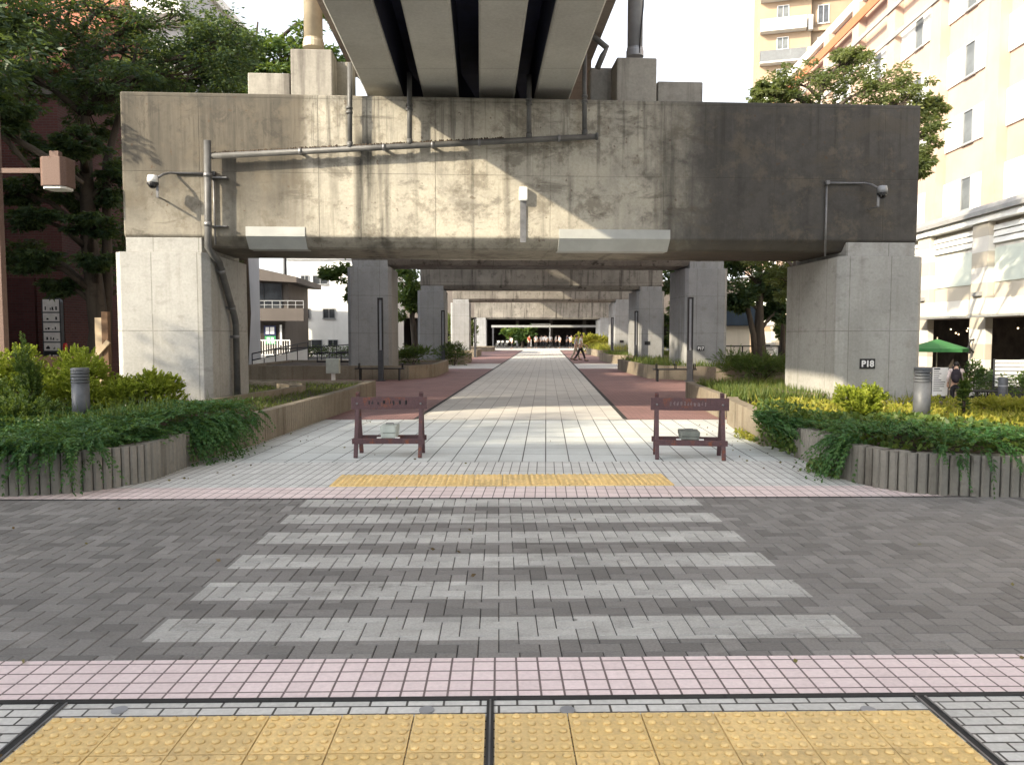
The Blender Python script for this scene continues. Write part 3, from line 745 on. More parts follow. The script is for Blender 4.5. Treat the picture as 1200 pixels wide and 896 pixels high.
soilR = [(3.85, 10.2), (3.88, 8.6), (4.2, 7.9), (5.0, 7.7), (11.4, 7.7), (11.4, 9.0), (9.5, 9.1), (9.5, 13.86), (7.59, 13.86), (7.59, 18.9), (4.45, 18.75), (4.18, 14.9), (3.97, 13.6), (3.76, 11.1)]
mb = MB(); mb.prism(soilR, -.03, .33); mb.build('soil', M['soil'], pr)
mb = MB(); flat_wall(mb, [(5.6, 17.4), (5.35, 15.2), (5.9, 14.5)], .5, .12, .3); mb.build('inner_kerb', M['planter_smooth'], pr)

def box_planter(label, poly, h, wall='planter_smooth', z0=-.04):
    t = thing('planter', label, 'planter', (0, 0, 0), 0, 'planters along the plaza')
    mb = MB(); n = len(poly); flat_wall(mb, list(poly)+[poly[0]], h, .16, z0); mb.build('wall', M[wall], t)
    cx = sum(p[0] for p in poly)/n; cy = sum(p[1] for p in poly)/n
    ins = [(cx+(p[0]-cx)*.96, cy+(p[1]-cy)*.96) for p in poly]
    mb = MB(); mb.prism(ins, -.03, h-.09); mb.build('soil', M['soil'], t); return ins
FARP = [
 ('brown planter with angled end round the bluish column behind the black bench', [(-10, 27.9), (-3.75, 27.9), (-2.95, 29.6), (-2.85, 34.5), (-10, 34.5)], .5),
 ('low planter with dark wall and grass round the column numbered P17', [(4.95, 31.8), (5.05, 28.6), (6.3, 27.2), (11.6, 27.2), (11.6, 36), (4.95, 36)], .5),
 ('tan planter under the third pier beyond the pale band', [(-8, 42.2), (-2.6, 42.2), (-2.5, 48), (-8, 48)], .5),
 ('dark walled planter with grass under the third pier', [(5.6, 46), (5.7, 43.6), (6.4, 42.6), (11.6, 42.6), (11.6, 50), (5.7, 50)], .5),
 ('small tan planter at the fourth pier', [(-7.4, 57), (-2.6, 57), (-2.5, 63), (-7.4, 63)], .5),
 ('small planter with yellow flowers at the fourth pier', [(6.5, 57), (11.6, 57), (11.6, 66), (6.4, 66)], .5),
 ('wide tan planter edge far along the path', [(-9, 76), (-1.9, 76), (-1.8, 82), (-9, 82)], .45)]
far_soil = [box_planter(*a) for a in FARP]

# ================================================================== planting
M['lf_juniper'] = leaf_mat('juniper_leaves', (.018, .058, .020), (.038, .115, .032), (.10, .19, .055), .28)
M['lf_golden'] = leaf_mat('golden_conifer_leaves', (.13, .18, .02), (.27, .33, .035), (.43, .46, .065), .38)
M['lf_mixed'] = leaf_mat('weedy_leaves', (.035, .075, .02), (.075, .13, .03), (.14, .19, .05), .35)
M['lf_grass'] = leaf_mat('grass_blades', (.045, .08, .018), (.085, .13, .028), (.17, .18, .05), .35)
M['lf_yellow'] = leaf_mat('yellow_green_leaves', (.16, .19, .025), (.32, .32, .045), (.48, .43, .09), .45)
M['lf_dark'] = leaf_mat('dark_tree_leaves', (.014, .036, .021), (.032, .068, .034), (.085, .13, .05), .38)
M['lf_mid'] = leaf_mat('green_tree_leaves', (.02, .05, .016), (.045, .095, .026), (.10, .155, .04), .4)
M['lf_olive'] = leaf_mat('olive_tree_leaves', (.06, .085, .035), (.10, .13, .05), (.17, .19, .075), .45)
M['bark'] = concrete('bark', (.085, .068, .052), (.055, .045, .036), (.022, .018, .015), .5, .9, None, None, None, 1.0, None, 3.0)

def ground_cover(name, poly, n, z, h, mat, length=.34, leaf=.065, seed=1, extra=None):
    L = Leaves(); P = scatter(poly, n, z); f = field(P, 1.5, seed)
    P[:, 2] += f*h
    a = rng.uniform(0, 2*math.pi, n); D = np.column_stack([np.cos(a), np.sin(a), rng.uniform(.1, .75, n)])
    L.sprays(P, D, length*rng.uniform(.6, 1.25, n), 10, leaf, .0105, .45)
    if extra: extra(L)
    o = L.build(name, mat); o['kind'] = 'stuff'; return o
def overhang(path, n, h0, out=.25, length=.45):
    def ex(L):
        pts = resample(path, .02); B = []; D = []
        for k in range(n):
            p, d = pts[rng.integers(len(pts))]; nn = Vector((d.y, -d.x)); u = rng.uniform(-.25, out*.25)
            B.append((p.x+nn.x*u, p.y+nn.y*u, h0+rng.uniform(-.02, .14)))
            s_ = rng.normal()*.5; D.append((nn.x+d.x*s_, nn.y+d.y*s_, rng.uniform(-.6, .5)))
        L.sprays(np.array(B), np.array(D), length*rng.uniform(.5, 1.2, n), 12, .066, .0105, 1.3)
    return ex
def patch(poly, n, z, length=.3):
    def ex(L):
        P = scatter(poly, n, z); P[:, 2] += rng.random(n)*.08; a = rng.uniform(0, 6.28, n)
        L.sprays(P, np.column_stack([np.cos(a), np.sin(a), rng.uniform(.1, .5, n)]), length*rng.uniform(.5, 1.1, n), 10, .062, .0105, .5)
    return ex
def multi(*fs):
    def ex(L):
        for f in fs: f(L)
    return ex
bedL = [(-10.3, 7.62), (-5.0, 7.62), (-4.3, 8.0), (-4.05, 8.8), (-4.1, 9.8), (-4.0, 11.2), (-4.6, 11.6), (-6.5, 10.8), (-10.3, 10.0)]
ground_cover('ground_cover', bedL, 3600, .36, .26, M['lf_juniper'], .36, .066, 3,
    multi(patch([(-5.2, 7.62), (-4.5, 7.8), (-4.15, 8.3), (-4.08, 9.3), (-4.5, 9.2), (-5.0, 8.4)], 420, .40), overhang([(-5.2, 7.56), (-5.05, 7.56)]+arc(-5.05, 8.66, 1.10, -90, -45, 8), 80, .44, .12, .36), overhang([(-8, 7.56), (-5.0, 7.56)], 90, .42, .0, .22),
          overhang([(-4.1, 9.45), (-3.98, 9.8), (-3.9, 10.2)], 300, .42, .35, .46), overhang([(-3.9, 10.2), (-3.74, 11.2)], 60, .42, .15, .3)))
# greyer weeds between shrubs
wd = Leaves(); P = scatter([(-10.3, 9.2), (-6, 9.6), (-4.2, 10.4), (-3.9, 12.5), (-5.2, 13.2), (-10.3, 12)], 2600, .38); P[:, 2] += field(P, 2.2, 5)*.2
wd.put(P, rng.normal(size=(len(P), 3))*[1, 1, .5]+[0, 0, .6], rng.uniform(.04, .10, len(P)), .014)
wd.blades(scatter([(-5.0, 9.0), (-4.3, 9.1), (-4.2, 9.9), (-5.0, 9.9)], 260, .5), .34, .006, .35)
wd.blades(scatter([(-10, 9), (-4.2, 10), (-4, 13), (-10, 12)], 900, .38), .3, .006, .3)
wo_ = wd.build('weeds', M['lf_mixed']); wo_['kind'] = 'stuff'
lw = Leaves(); lw.blades(scatter([(-10.2, 12.2), (-4.1, 12.2), (-3.68, 16.5), (-3.7, 19.4), (-10.2, 19.5)], 9000, .35), .10, .008, .5)
lo = lw.build('grass', M['lf_grass']); lo['kind'] = 'stuff'

def shrub(name, label, c, r, mat, n=520, length=.3, leaf=.05, group=None, up=.5, wd=.012, cat='shrub', lumps=7):
    t = thing(name, label, cat, (c[0], c[1], c[2]), 0, group)
    L = Leaves(); rs = np.random.default_rng(int(abs(c[0])*97+c[1]*31)); B = []; D = []
    cl = [(0, 0, r[2]*.45, .62)] + [(r[0]*.62*math.cos(k*2.4+c[0]), r[1]*.62*math.sin(k*2.4+c[0]), r[2]*(.3+.62*rs.random()), .36+.22*rs.random()) for k in range(lumps)]
    for k in range(n):
        x, y, z, s_ = cl[rs.integers(len(cl))]; d = rs.normal(size=3); d /= np.linalg.norm(d); d[2] = abs(d[2]) if rs.random() < .75 else d[2]
        rad = rs.random()**.4*s_
        B.append((x+d[0]*rad*r[0], y+d[1]*rad*r[1], max(.02, z+d[2]*rad*r[2]))); D.append((d[0], d[1], d[2]+up+rs.normal()*.3))
    L.sprays(np.array(B), np.array(D), length*rng.uniform(.5, 1.1, n), 9, leaf, wd, .25)
    L.build('foliage', mat, t)
    mb = MB()
    for k in range(5):
        a = k*1.3; mb.tube([(0, 0, -.08), (.25*r[0]*math.cos(a), .25*r[1]*math.sin(a), r[2]*.4), (.55*r[0]*math.cos(a), .55*r[1]*math.sin(a), r[2]*.85)], [.02, .013, .005], 5)
    mb.build('stem', M['bark'], t); return t
GS = 'golden shrubs in the planters'
shrub('shrub', 'golden rounded shrub against the front of the nearest light column', (-5.62, 11.7, .34), (.56, .5, .56), M['lf_golden'], 1300, .13, .042, GS)
shrub('shrub', 'golden shrub directly behind the ribbed bollard lamp', (-6.75, 11.7, .34), (.56, .5, .74), M['lf_golden'], 1300, .13, .042, GS)
shrub('shrub', 'small golden shrub touching the bollard lamp and the rounded shrub', (-6.2, 11.35, .34), (.36, .36, .42), M['lf_golden'], 650, .12, .042, GS)
shrub('shrub', 'golden green shrub at the edge of the planter below the brown street lamp', (-7.75, 12.0, .34), (.62, .5, .8), M['lf_golden'], 1300, .14, .045, GS)
shrub('shrub', 'loose pale weedy shrub in front of the golden shrubs near the wall sign', (-6.9, 10.6, .34), (.5, .4, .26), M['lf_mixed'], 380, .2, .06, None, .8)
shrub('young_conifer', 'slim upright young conifer rising among the golden shrubs', (-6.9, 10.95, .34), (.13, .13, .85), M['lf_mixed'], 260, .17, .05, None, 1.3, .011, 'conifer', 9)
shrub('young_conifer', 'leaning feathery young conifer at the very edge of the bed', (-7.5, 11.1, .34), (.28, .25, .5), M['lf_mixed'], 260, .24, .05, None, .9, .011, 'conifer', 7)

bedR = [(3.85, 9.9), (3.8, 8.7), (4.15, 7.85), (5.0, 7.6), (11.3, 7.6), (11.3, 9.2), (9.3, 9.6), (6.2, 9.6), (5.4, 10.2), (4.4, 11.2), (3.8, 11.3)]
ground_cover('ground_cover', bedR, 2300, .34, .20, M['lf_juniper'], .32, .06, 11,
    multi(overhang([(4.3, 7.6), (5.1, 7.53), (6.5, 7.53)], 60, .40, .04, .24), overhang([(3.68, 8.7), (3.72, 8.35)], 80, .40, .2, .45), overhang([(3.6, 11.0), (3.7, 9.9)][::-1], 200, .42, -.2, .4)))
ivy = Leaves(); P = scatter([(3.9, 11.2), (3.85, 9.6), (4.0, 8.3), (5, 7.65), (11, 7.65), (11, 9.4), (6, 9.4), (5.2, 10.6), (4.4, 11.2)], 7000, .36); P[:, 2] += field(P, 1.8, 17)*.24*rng.random(len(P))**.3
ivy.put(P, rng.normal(size=(len(P), 3))*[1, 1, .6]+[0, -.35, .25], rng.uniform(.045, .10, len(P)), .028)
P = scatter([(3.50, 10.9), (3.62, 9.9), (4.0, 9.9), (4.0, 11.4), (3.62, 11.4)], 1500, .05); P[:, 2] += rng.random(len(P))*.62
ivy.put(P, rng.normal(size=(len(P), 3)), rng.uniform(.04, .09, len(P)), .025)
P = scatter([(3.42, 9.0), (3.62, 8.4), (3.70, 8.6), (3.70, 9.2)], 260, .0); P[:, 2] += rng.random(len(P))*.16
ivy.put(P, rng.normal(size=(len(P), 3)), rng.uniform(.04, .08, len(P)), .022)
io = ivy.build('ivy', M['lf_mixed']); io['kind'] = 'stuff'
yg = Leaves(); P = scatter([(4.0, 11.2), (5.4, 10.2), (6.2, 9.7), (9.45, 9.4), (9.45, 13.9), (4.1, 13.9)], 8000, .34); P[:, 2] += field(P, 2.6, 23)*.14*rng.random(len(P))**.4
yg.put(P, rng.normal(size=(len(P), 3))*[.8, .8, .5]+[0, -.2, .7], rng.uniform(.05, .11, len(P)), .022)
yg.blades(scatter([(4.2, 10.9), (9.4, 9.6), (9.4, 13.8), (4.2, 13.8)], 900, .4), .16, .007, .3)
P = scatter([(3.45, 11.9), (3.62, 11.2), (3.85, 12.0), (3.75, 12.6)], 240, .0); P[:, 2] += rng.random(len(P))*.1
yg.put(P, rng.normal(size=(len(P), 3))*[1, 1, .4]+[0, 0, .4], rng.uniform(.04, .09, len(P)), .022)
yo = yg.build('yellow_ground_cover', M['lf_yellow']); yo['kind'] = 'stuff'
gr = Leaves(); gr.blades(scatter([(4.15, 14.2), (7.5, 14.2), (7.5, 18.8), (4.5, 18.7)], 9000, .34), .24, .009, .3)
go = gr.build('grass', M['lf_grass']); go['kind'] = 'stuff'
shrub('shrub', 'bushy yellow green shrub below the plate numbered P18', (4.95, 10.9, .36), (.3, .3, .42), M['lf_golden'], 480, .15, .045, GS)
shrub('tall_weed', 'single tall leafy weed standing beside the bollard lamp in front of the walking person', (6.85, 11.6, .36), (.05, .05, .5), M['lf_mixed'], 75, .10, .045, None, .9, .014, 'plant', 8)
shrub('shrub', 'pale leafy shrub in the planter corner in front of the white slatted fence', (8.1, 12.3, .36), (.6, .5, .12), M['lf_yellow'], 420, .16, .05, GS)
for k, (ins, (mt, hh)) in enumerate(zip(far_soil, ((None, 0), ('lf_grass', .34), (None, 0), ('lf_grass', .3), (None, 0), ('lf_yellow', .6), (None, 0)))):
    if mt:
        g_ = Leaves(); g_.blades(scatter(ins, 3500, .4), hh, .014, .35); o_ = g_.build('grass', M[mt]); o_['kind'] = 'stuff'
shrub('shrub', 'low dark green shrub in the brown planter beside the bluish column', (-4.2, 32.2, .4), (.9, .8, .5), M['lf_mid'], 420, .3, .08)
shrub('shrub', 'dark bushy shrub at the foot of the third pier column', (-3.1, 40.8, .0), (.8, .6, .9), M['lf_mid'], 420, .3, .09)
shrub('shrub', 'green bush at the end of the planter below the small kiosk', (8.6, 26.6, .0), (1.6, .6, .75), M['lf_mid'], 700, .35, .09)
shrub('flower_bush', 'bright yellow flowering bush far along the path', (8.8, 78, 0), (1.3, 1, 1.3), M['lf_yellow'], 420, .5, .14, None, .5, .04, 'bush')
shrub('flower_bush', 'yellow green rounded bush by the farthest pier column', (6.7, 70, .3), (1.0, .8, 1.0), M['lf_yellow'], 420, .5, .14, None, .5, .04, 'bush')
shrub('bush', 'tall pale green bush left standing at the dark far end', (-5.6, 85, 0), (1.6, 1, 2.9), M['lf_olive'], 620, .7, .2, None, .8, .05, 'bush')

# ================================================================== barricades
def barricade(label, loc, rz, box):
    t = thing('barricade', label, 'barricade', loc, rz, 'rusty trestle barricades')
    hw = .42
    for sx in (-1, 1):
        for sy in (-1, 1):
            mb = MB(); mb.bar((sx*hw, sy*.225, 0), (sx*hw, -sy*.015+.0, .845), .055, .05, (1, 0, 0)); mb.build('leg', M['rust'], t, bevel=.004)
    mb = MB(); mb.box(-.5, .5, -.075, -.032, .625, .785); o = mb.build('board', M['rust'], t, bevel=.004)
    for sx in (-1, 1):
        mb = MB(); mb.lathe([(.014, 0), (.014, .02), (.007, .024)], 8); q = mb.build('bolt', M['steel'], t, (sx*hw, -.076, .7)); q.rotation_euler = (R(90), 0, 0)
    # worn lettering, unreadable
    mb = MB(); x = -.27
    rs = random.Random(box)
    while x < .22:
        wdt = rs.uniform(.018, .04); 
        for k in range(3):
            mb.box(x+rs.uniform(0, wdt*.6), x+wdt*rs.uniform(.7, 1), -.0765, -.0752, .68+rs.uniform(0, .025), .715+rs.uniform(0, .03))
        x += wdt+rs.choice((.012, .012, .05))
    q = mb.build('worn_lettering', M['black'] if box == 1 else M['faded'], t)
    for sy in (-1, 1):
        y = sy*(.182); mb = MB(); mb.box(-.47, .47, y-.022, y+.022, .18, .25); mb.build('rail', M['rust'], t, bevel=.003)
    return t
M['faded'] = plain('faded_white_lettering', (.22, .17, .175), .7, 0, .5, 60)
b1 = barricade('rusty maroon trestle barricade carrying the pale boxy weight', (-1.63, 10.2, .001), R(1), 1)
b2 = barricade('rustier turned trestle barricade carrying the flat dark weight', (2.32, 10.02, .001), R(-7), 2)
def weight(label, bar, h, w, mat):
    t = thing('counterweight', label, 'weight', bar.matrix_basis @ Vector((0, 0, .251)), bar.rotation_euler.z, 'weights on the barricades')
    mb = MB(); mb.prism(chamfer_rect(-w/2, w/2, -.16, .17, .02), 0, h*.42); mb.prism(chamfer_rect(-w/2-.008, w/2+.008, -.168, .178, .02), h*.44, h); mb.build('block', M[mat], t, bevel=.006)
    mb = MB(); mb.tube([(-.05, 0, h-.01), (-.05, 0, h+.02), (.05, 0, h+.02), (.05, 0, h-.01)], .008, 6); mb.build('handle', M['steel'], t)
    for sx in (-1, 1):
        mb = MB(); mb.box(sx*w*.6-.03, sx*w*.6+.03, -.17, -.13, .0005, .012); mb.build('foot_strap', M['white_paint'], t)
M['pale_box'] = plain('pale_grey_plastic', (.42, .46, .42), .55, 0, .15, 8)
M['dark_box'] = plain('dark_grey_concrete', (.17, .185, .165), .8, 0, .3, 9)
weight('pale grey green box weight resting on the barricade rails', b1, .16, .20, 'pale_box')
weight('flat dark grey block resting on the rustier barricade rails', b2, .105, .24, 'dark_box')

# ================================================================== bollards, lamps
M['bollard'] = plain('slate_grey_paint', (.10, .108, .122), .5, .1, .25, 7)
def bollard_lamp(label, loc, h=1.0, r=.113, g='ribbed bollard lamps'):
    t = thing('bollard_lamp', label, 'bollard', loc, 0, g)
    mb = MB(); mb.lathe([(r, 0), (r, h*.74)], 28, smooth=True); mb.build('post', M['bollard'], t)
    mb = MB(); mb.lathe([(r*.8, h*.742), (r*.8, h*.955)], 24, smooth=True); mb.build('lamp_glass', M['dark_metal'], t)
    for k in range(4):
        z = h*(.765+.054*k); mb = MB(); mb.lathe([(r*.82, z), (r*1.03, z-.012), (r*1.03, z+.018), (r*.82, z+.026)], 28); mb.build('louvre_ring', M['bollard'], t)
    mb = MB(); mb.lathe([(r*1.03, h*.957), (r*1.03, h*.985), (r*.97, h)], 28); mb.build('cap', M['bollard'], t); return t
bollard_lamp('grey ribbed bollard lamp in the planter among golden shrubs', (W(94.5, 460, 10.7).x, 10.7, .33), .82)
bollard_lamp('grey ribbed bollard lamp beside the tall weed below the nearest P18 column', (W(1080.5, 460, 10.9).x, 10.9, .33), .82)
t = thing('bollard', 'slim dark bollard on the buff paving by the white slatted fence', 'bollard', (W(1175.5, 450, 23.6).x, 23.6, LOW+.006))
mb = MB(); mb.lathe([(.13, 0), (.13, 1.22), (.11, 1.26)], 20, smooth=True); mb.build('post', M['bollard'], t)
mb = MB(); mb.box(-.2, .2, -.2, .2, 0, .3); mb.build('foot', M['black'], t, bevel=.02)
mb = MB(); mb.lathe([(.134, .98), (.134, 1.02)], 20); mb.build('reflective_band', M['pole_grey'], t)

def slot_light(label, x, y, h=2.8, rz=0.0):
    t = thing('light_pole', label, 'light pole', (x, y, .004), rz, 'slotted light poles along the path')
    mb = MB(); mb.box(-.095, .095, -.06, .06, 0, h*.38); mb.build('base_post', M['dark_metal'], t, bevel=.01)
    for s in (-1, 1):
        mb = MB(); mb.box(s*.07-.025, s*.07+.025, -.05, .05, h*.38, h); mb.build('side_bar', M['black'], t)
    mb = MB(); mb.box(-.095, .095, -.055, .055, h+.001, h+.06); mb.build('cap', M['black'], t)
    mb = MB(); mb.box(-.043, .043, -.01, .02, h*.38, h); mb.build('diffuser', M['pole_grey'], t)
    mb = MB(); mb.box(-.16, .16, -.12, .12, 0, .03); mb.build('base_plate', M['dark_metal'], t); return t
for lb, px, Y in (('black slotted light pole in front of the bluish second column', 446.5, 27.0), ('black slotted light pole with blue tinted top before the P17 column', 808, 26.6),
    ('thin light pole at the side of the third pier column', 519.5, 40.5), ('thin light pole facing the path at the third pier planter', 745, 41.5),
    ('tiny light pole at the fourth pier beside the path', 557, 56.0), ('tiny light pole by the fourth pier with flowers behind', 717, 56.5)):
    slot_light(lb, W(px, 440, Y).x, Y, 2.85)

def bench(label, x, y, wdt, rz=0.0):
    t = thing('bench', label, 'bench', (x, y, .004), rz, 'black leaning benches by the planters')
    mb = MB(); mb.box(-wdt/2, wdt/2, -.16, .16, .40, .44); mb.build('seat', M['black'], t, bevel=.01)
    for f in (-.42, .42):
        mb = MB(); mb.box(f*wdt*.95-.025, f*wdt*.95+.025, -.13, .13, 0, .40); mb.build('leg', M['black'], t)
    for f in (-.42, 0.02, .46):
        mb = MB(); mb.tube([(f*wdt, -.12, .44), (f*wdt, -.12, .60), (f*wdt, .1, .60), (f*wdt, .1, .44)], .018, 6); mb.build('armrest', M['black'], t)
bench('long black bench with three armrests in front of the brown planter', W(445, 440, 27.3).x, 27.35, 1.75)
bench('black bench before the low planter at the P17 column', W(790, 440, 26.8).x, 26.75, 1.5)
# ================================================================== buildings
def brick_mat(name, c1, c2, mortar, w=.24, h=.08):
    m = Mat(name); x, y, z = m.xyz()
    cb = m.n('CombineXYZ', None, {0: m.ma('ADD', x, y), 1: z, 2: 0.0}).outputs[0]
    b = m.n('TexBrick', {'offset': .5}, {'Vector': cb, 'Color1': c1, 'Color2': c2, 'Mortar': mortar, 'Scale': 1.0, 'Mortar Size': .008, 'Brick Width': w, 'Row Height': h})
    n = m.noise(1.2, 6, .6); col = m.mix(m.ma('MULTIPLY', m.sm(n, .45, .7), .4), b.outputs[0], c3(c1, .6))
    return m.finish(col, .8, m.bump(m.ma('MULTIPLY', b.outputs[1], -1), .3, .006), 0, .25)
def wall_mat(name, col, var=.12, streak=.25):
    m = Mat(name); n1 = m.noise(.5, 6, .6); n2 = m.noise(1.2, 6, .6, m.mp((2, 2, .12))); n3 = m.noise(20, 4, .6)
    c = m.mix(m.sm(n1, .3, .7), c3(col, 1-var), c3(col, 1.03))
    c = m.mix(m.ma('MULTIPLY', m.sm(n2, .52, .72), streak), c, c3(col, .6))
    return m.finish(c, .8, m.bump(n3, .1, .005), 0, .25)
def glass_mat(name, col, rough=.12):
    m = Mat(name); n = m.noise(1.3, 3, .5)
    return m.finish(m.mix(m.sm(n, .35, .65), c3(col, .7), c3(col, 1.3)), rough, m.bump(n, .05, .02), 0, .7)
def banded_mat():
    m = Mat('banded_stone'); x, y, z = m.xyz(); n = m.noise(.7, 5, .6)
    k = m.ma('GREATER_THAN', m.ma('FRACT', m.ma('DIVIDE', m.ma('ADD', z, .1), 1.16)), .5)
    c = m.mix(k, (.62, .60, .55), (.44, .40, .33)); c = m.mix(m.ma('MULTIPLY', m.sm(n, .45, .7), .25), c, (.4, .36, .3))
    j = m.ma('LESS_THAN', m.ma('FRACT', m.ma('DIVIDE', m.ma('ADD', z, .1), .58)), .03)
    return m.finish(m.mix(m.ma('MULTIPLY', j, .4), c, (.3, .28, .25)), .75, None, 0, .3)
M['banded'] = banded_mat()
M['brick'] = brick_mat('red_brick', (.105, .036, .03), (.08, .027, .023), (.09, .07, .062))
M['brick_dark'] = brick_mat('dark_red_brick', (.075, .024, .022), (.055, .018, .017), (.05, .036, .034))
M['tile_roof'] = plain('red_roof_tiles', (.34, .12, .07), .8, 0, .3, 14, .2)
M['pink_wall'] = wall_mat('pink_render', (.44, .32, .255))
M['white_wall'] = wall_mat('white_render', (.74, .74, .71))
M['cream_wall'] = wall_mat('cream_render', (.60, .56, .48))
M['grey_wall'] = wall_mat('grey_render', (.42, .43, .45))
M['tan_tile'] = wall_mat('tan_tile_wall', (.36, .265, .18), .1, .15)
M['tan_dark'] = wall_mat('brown_tan_wall', (.28, .21, .145), .1, .15)
M['taupe'] = wall_mat('taupe_render', (.115, .10, .09), .15, .2)
M['orange'] = plain('orange_band', (.42, .14, .06), .6, 0, .1, 2)
M['glass'] = glass_mat('dark_window_glass', (.05, .055, .06))
M['glass_grey'] = glass_mat('grey_window_glass', (.11, .12, .12), .35)
M['shutter'] = plain('pale_green_shutter', (.58, .63, .56), .6, 0, .06, 2)
M['interior'] = plain('dark_interior', (.05, .042, .036), .9, 0, .5, 2)
M['alu'] = plain('pale_aluminium', (.36, .37, .37), .4, .4, .1, 4)
M['cornice'] = plain('grey_cornice', (.27, .27, .265), .7, 0, .15, 2)

WIN = {}
def window(parent, x, z, w_, h_, frame='white_paint', glass='glass', depth=.06, y=0.0, split=2, name='window'):
    """on a facade facing local -y"""
    key = (w_, h_, frame, glass, split)
    if key not in WIN:
        mb = MB(); t = .05
        mb.box(-w_/2, w_/2, -depth, .02, h_-t, h_); mb.box(-w_/2-.04, w_/2+.04, -depth-.05, .02, -.03, t)
        mb.box(-w_/2, -w_/2+t, -depth, .02, t, h_-t); mb.box(w_/2-t, w_/2, -depth, .02, t, h_-t)
        for k in range(1, split): xx = -w_/2+w_*k/split; mb.box(xx-.022, xx+.022, -depth+.008, .02, t, h_-t)
        f = mb.build(name, M[frame], parent, (x, y, z))
        mb = MB(); mb.add([(-w_/2+t, -.012, t), (w_/2-t, -.012, t), (w_/2-t, -.012, h_-t), (-w_/2+t, -.012, h_-t)], [(0, 1, 2, 3)])
        g = mb.build('pane', M[glass], f); WIN[key] = (f, g); return f
    f0, g0 = WIN[key]; f = f0.copy(); C.objects.link(f); f.parent = parent; f.location = (x, y, z)
    g = g0.copy(); C.objects.link(g); g.parent = f; return f

# ---- long commercial building along the path
bR = thing('commercial_building', 'long white and pink commercial building with banded stone base and cafe fronts', 'building', (18.0, 29.5, LOW), R(-92.53))
BAY = 4.4; k0, k1 = -8, 6; X0, X1 = k0*BAY-.55, k1*BAY+.55
mb = MB(); mb.box(X0, X1, .42, 14, 3.3, 20.4); mb.build('wall', M['pink_wall'], bR)
mb = MB(); mb.box(X0, X1, .10, .419, 3.3, 7.05); mb.build('stone_band', M['banded'], bR)
mb = MB(); mb.box(X0, X1, 2.6, 13.9, 0, 3.299); mb.build('shop_back_wall', M['interior'], bR)
mb = MB(); mb.profile_x([(-.45, 7.06), (-.45, 7.22), (-.32, 7.42), (.5, 7.5), (.5, 7.06)], X0-.1, X1+.1); mb.build('cornice', M['cornice'], bR)
mb = MB(); mb.box(X0, X1, -.3, .099, 6.80, 7.05); mb.build('cornice_moulding', M['white_wall'], bR)
for z in (5.98, 6.22, 6.46):
    mb = MB(); mb.profile_x([(-.02, z), (.099, z), (.099, z+.2), (.03, z+.2)], X0, X1); mb.build('louvre', M['white_wall'], bR)
mb = MB(); mb.box(X0-.05, X1+.05, .15, 14.2, 20.4, 20.9); mb.build('roof', M['white_wall'], bR)
for z, mt in ((19.3, 'orange'), (18.2, 'cornice'), (16.8, 'cornice')):
    mb = MB(); mb.box(X0, X1, -.06, .019, z, z+(.5 if mt == 'orange' else .22)); mb.build('band', M[mt], bR)
for k in range(k0, k1+1):
    x = k*BAY
    mb = MB(); mb.box(x-.55, x+.55, -.18, .099, 0, 6.799); mb.build('pier', M['banded'], bR, bevel=.02)
    mb = MB(); mb.box(x-.45, x+.45, .02, .418, 7.501, 20.39); mb.build('pilaster', M['pink_wall'], bR)
    mb = MB(); mb.box(x-.28, x+.28, -.30, -.181, 4.05, 4.2); mb.build('light_ledge', M['cornice'], bR)
    if k == k1: break
    xc = x+BAY/2
    mb = MB(); mb.box(xc-1.62, xc+1.62, .06, .099, 4.55, 5.82); mb.build('shutter', M['shutter'], bR)
    mb = MB(); mb.box(xc-1.64, xc+1.64, -.9, .1, 3.22, 3.299); mb.build('awning', M['alu'], bR)
    for r_ in range(4):
        z = 7.62+2.68*r_
        for s in (-1, 1):
            mb = MB(); mb.box(xc+s*1.08-.66, xc+s*1.08+.66, .34, .419, z, z+1.35); mb.build('panel', M['white_wall'], bR)
        window(bR, xc, z, .74, 1.35, 'alu', 'glass_grey', .05, .40, 1)
# shop fronts in the two visible bays
def sidewall(x0, x1, y0, y1, z1, mat, nm): mb = MB(); mb.box(x0, x1, y0, y1, 0, z1); return mb.build(nm, M[mat], bR)
sidewall(.75, 3.7, 1.55, 1.62, 3.29, 'grey_wall', 'shop_wall')
mb = MB(); mb.box(1.75, 2.75, 1.45, 1.548, .02, 2.3); dr = mb.build('door', M['glass_grey'], bR); mb = MB(); mb.box(1.82, 1.85, 1.41, 1.449, .9, 1.3); mb.build('handle', M['alu'], dr)
mb = MB(); mb.box(1.68, 1.745, 1.43, 1.549, 0, 2.5); mb.box(2.755, 2.82, 1.43, 1.549, 0, 2.5); mb.box(1.745, 2.755, 1.43, 1.549, 2.33, 2.5); mb.build('door_frame', M['white_paint'], bR)
mb = MB(); mb.box(1.70, 2.80, 1.40, 1.549, 2.51, 3.0); sg = mb.build('shop_sign', M['interior'], bR)
mb = MB()
for i in range(4):
    for j in range(2): mb.box(1.76+.26*i+.03*j, 1.93+.26*i, 1.385, 1.399, 2.56+.22*j, 2.72+.22*j)
M['amber'] = plain('amber_paint', (.55, .28, .06), .6, 0, .4, 20); mb.build('sign_motif', M['amber'], sg)
mb = MB(); mb.prism([(2.95, 1.2), (3.25, 1.2), (3.25, 1.24), (2.95, 1.24)], 2.35, 2.85); hg = mb.build('hanging_sign', M['cream_wall'], bR, bevel=.015)
M['bulb'] = Mat('lit_bulb'); _b = M['bulb']; _e = _b.n('Emission', None, {'Color': (1, .75, .42), 'Strength': 1.6}); _b.nt.links.new(_e.outputs[0], _b.out.inputs[0]); M['bulb'] = _b.m
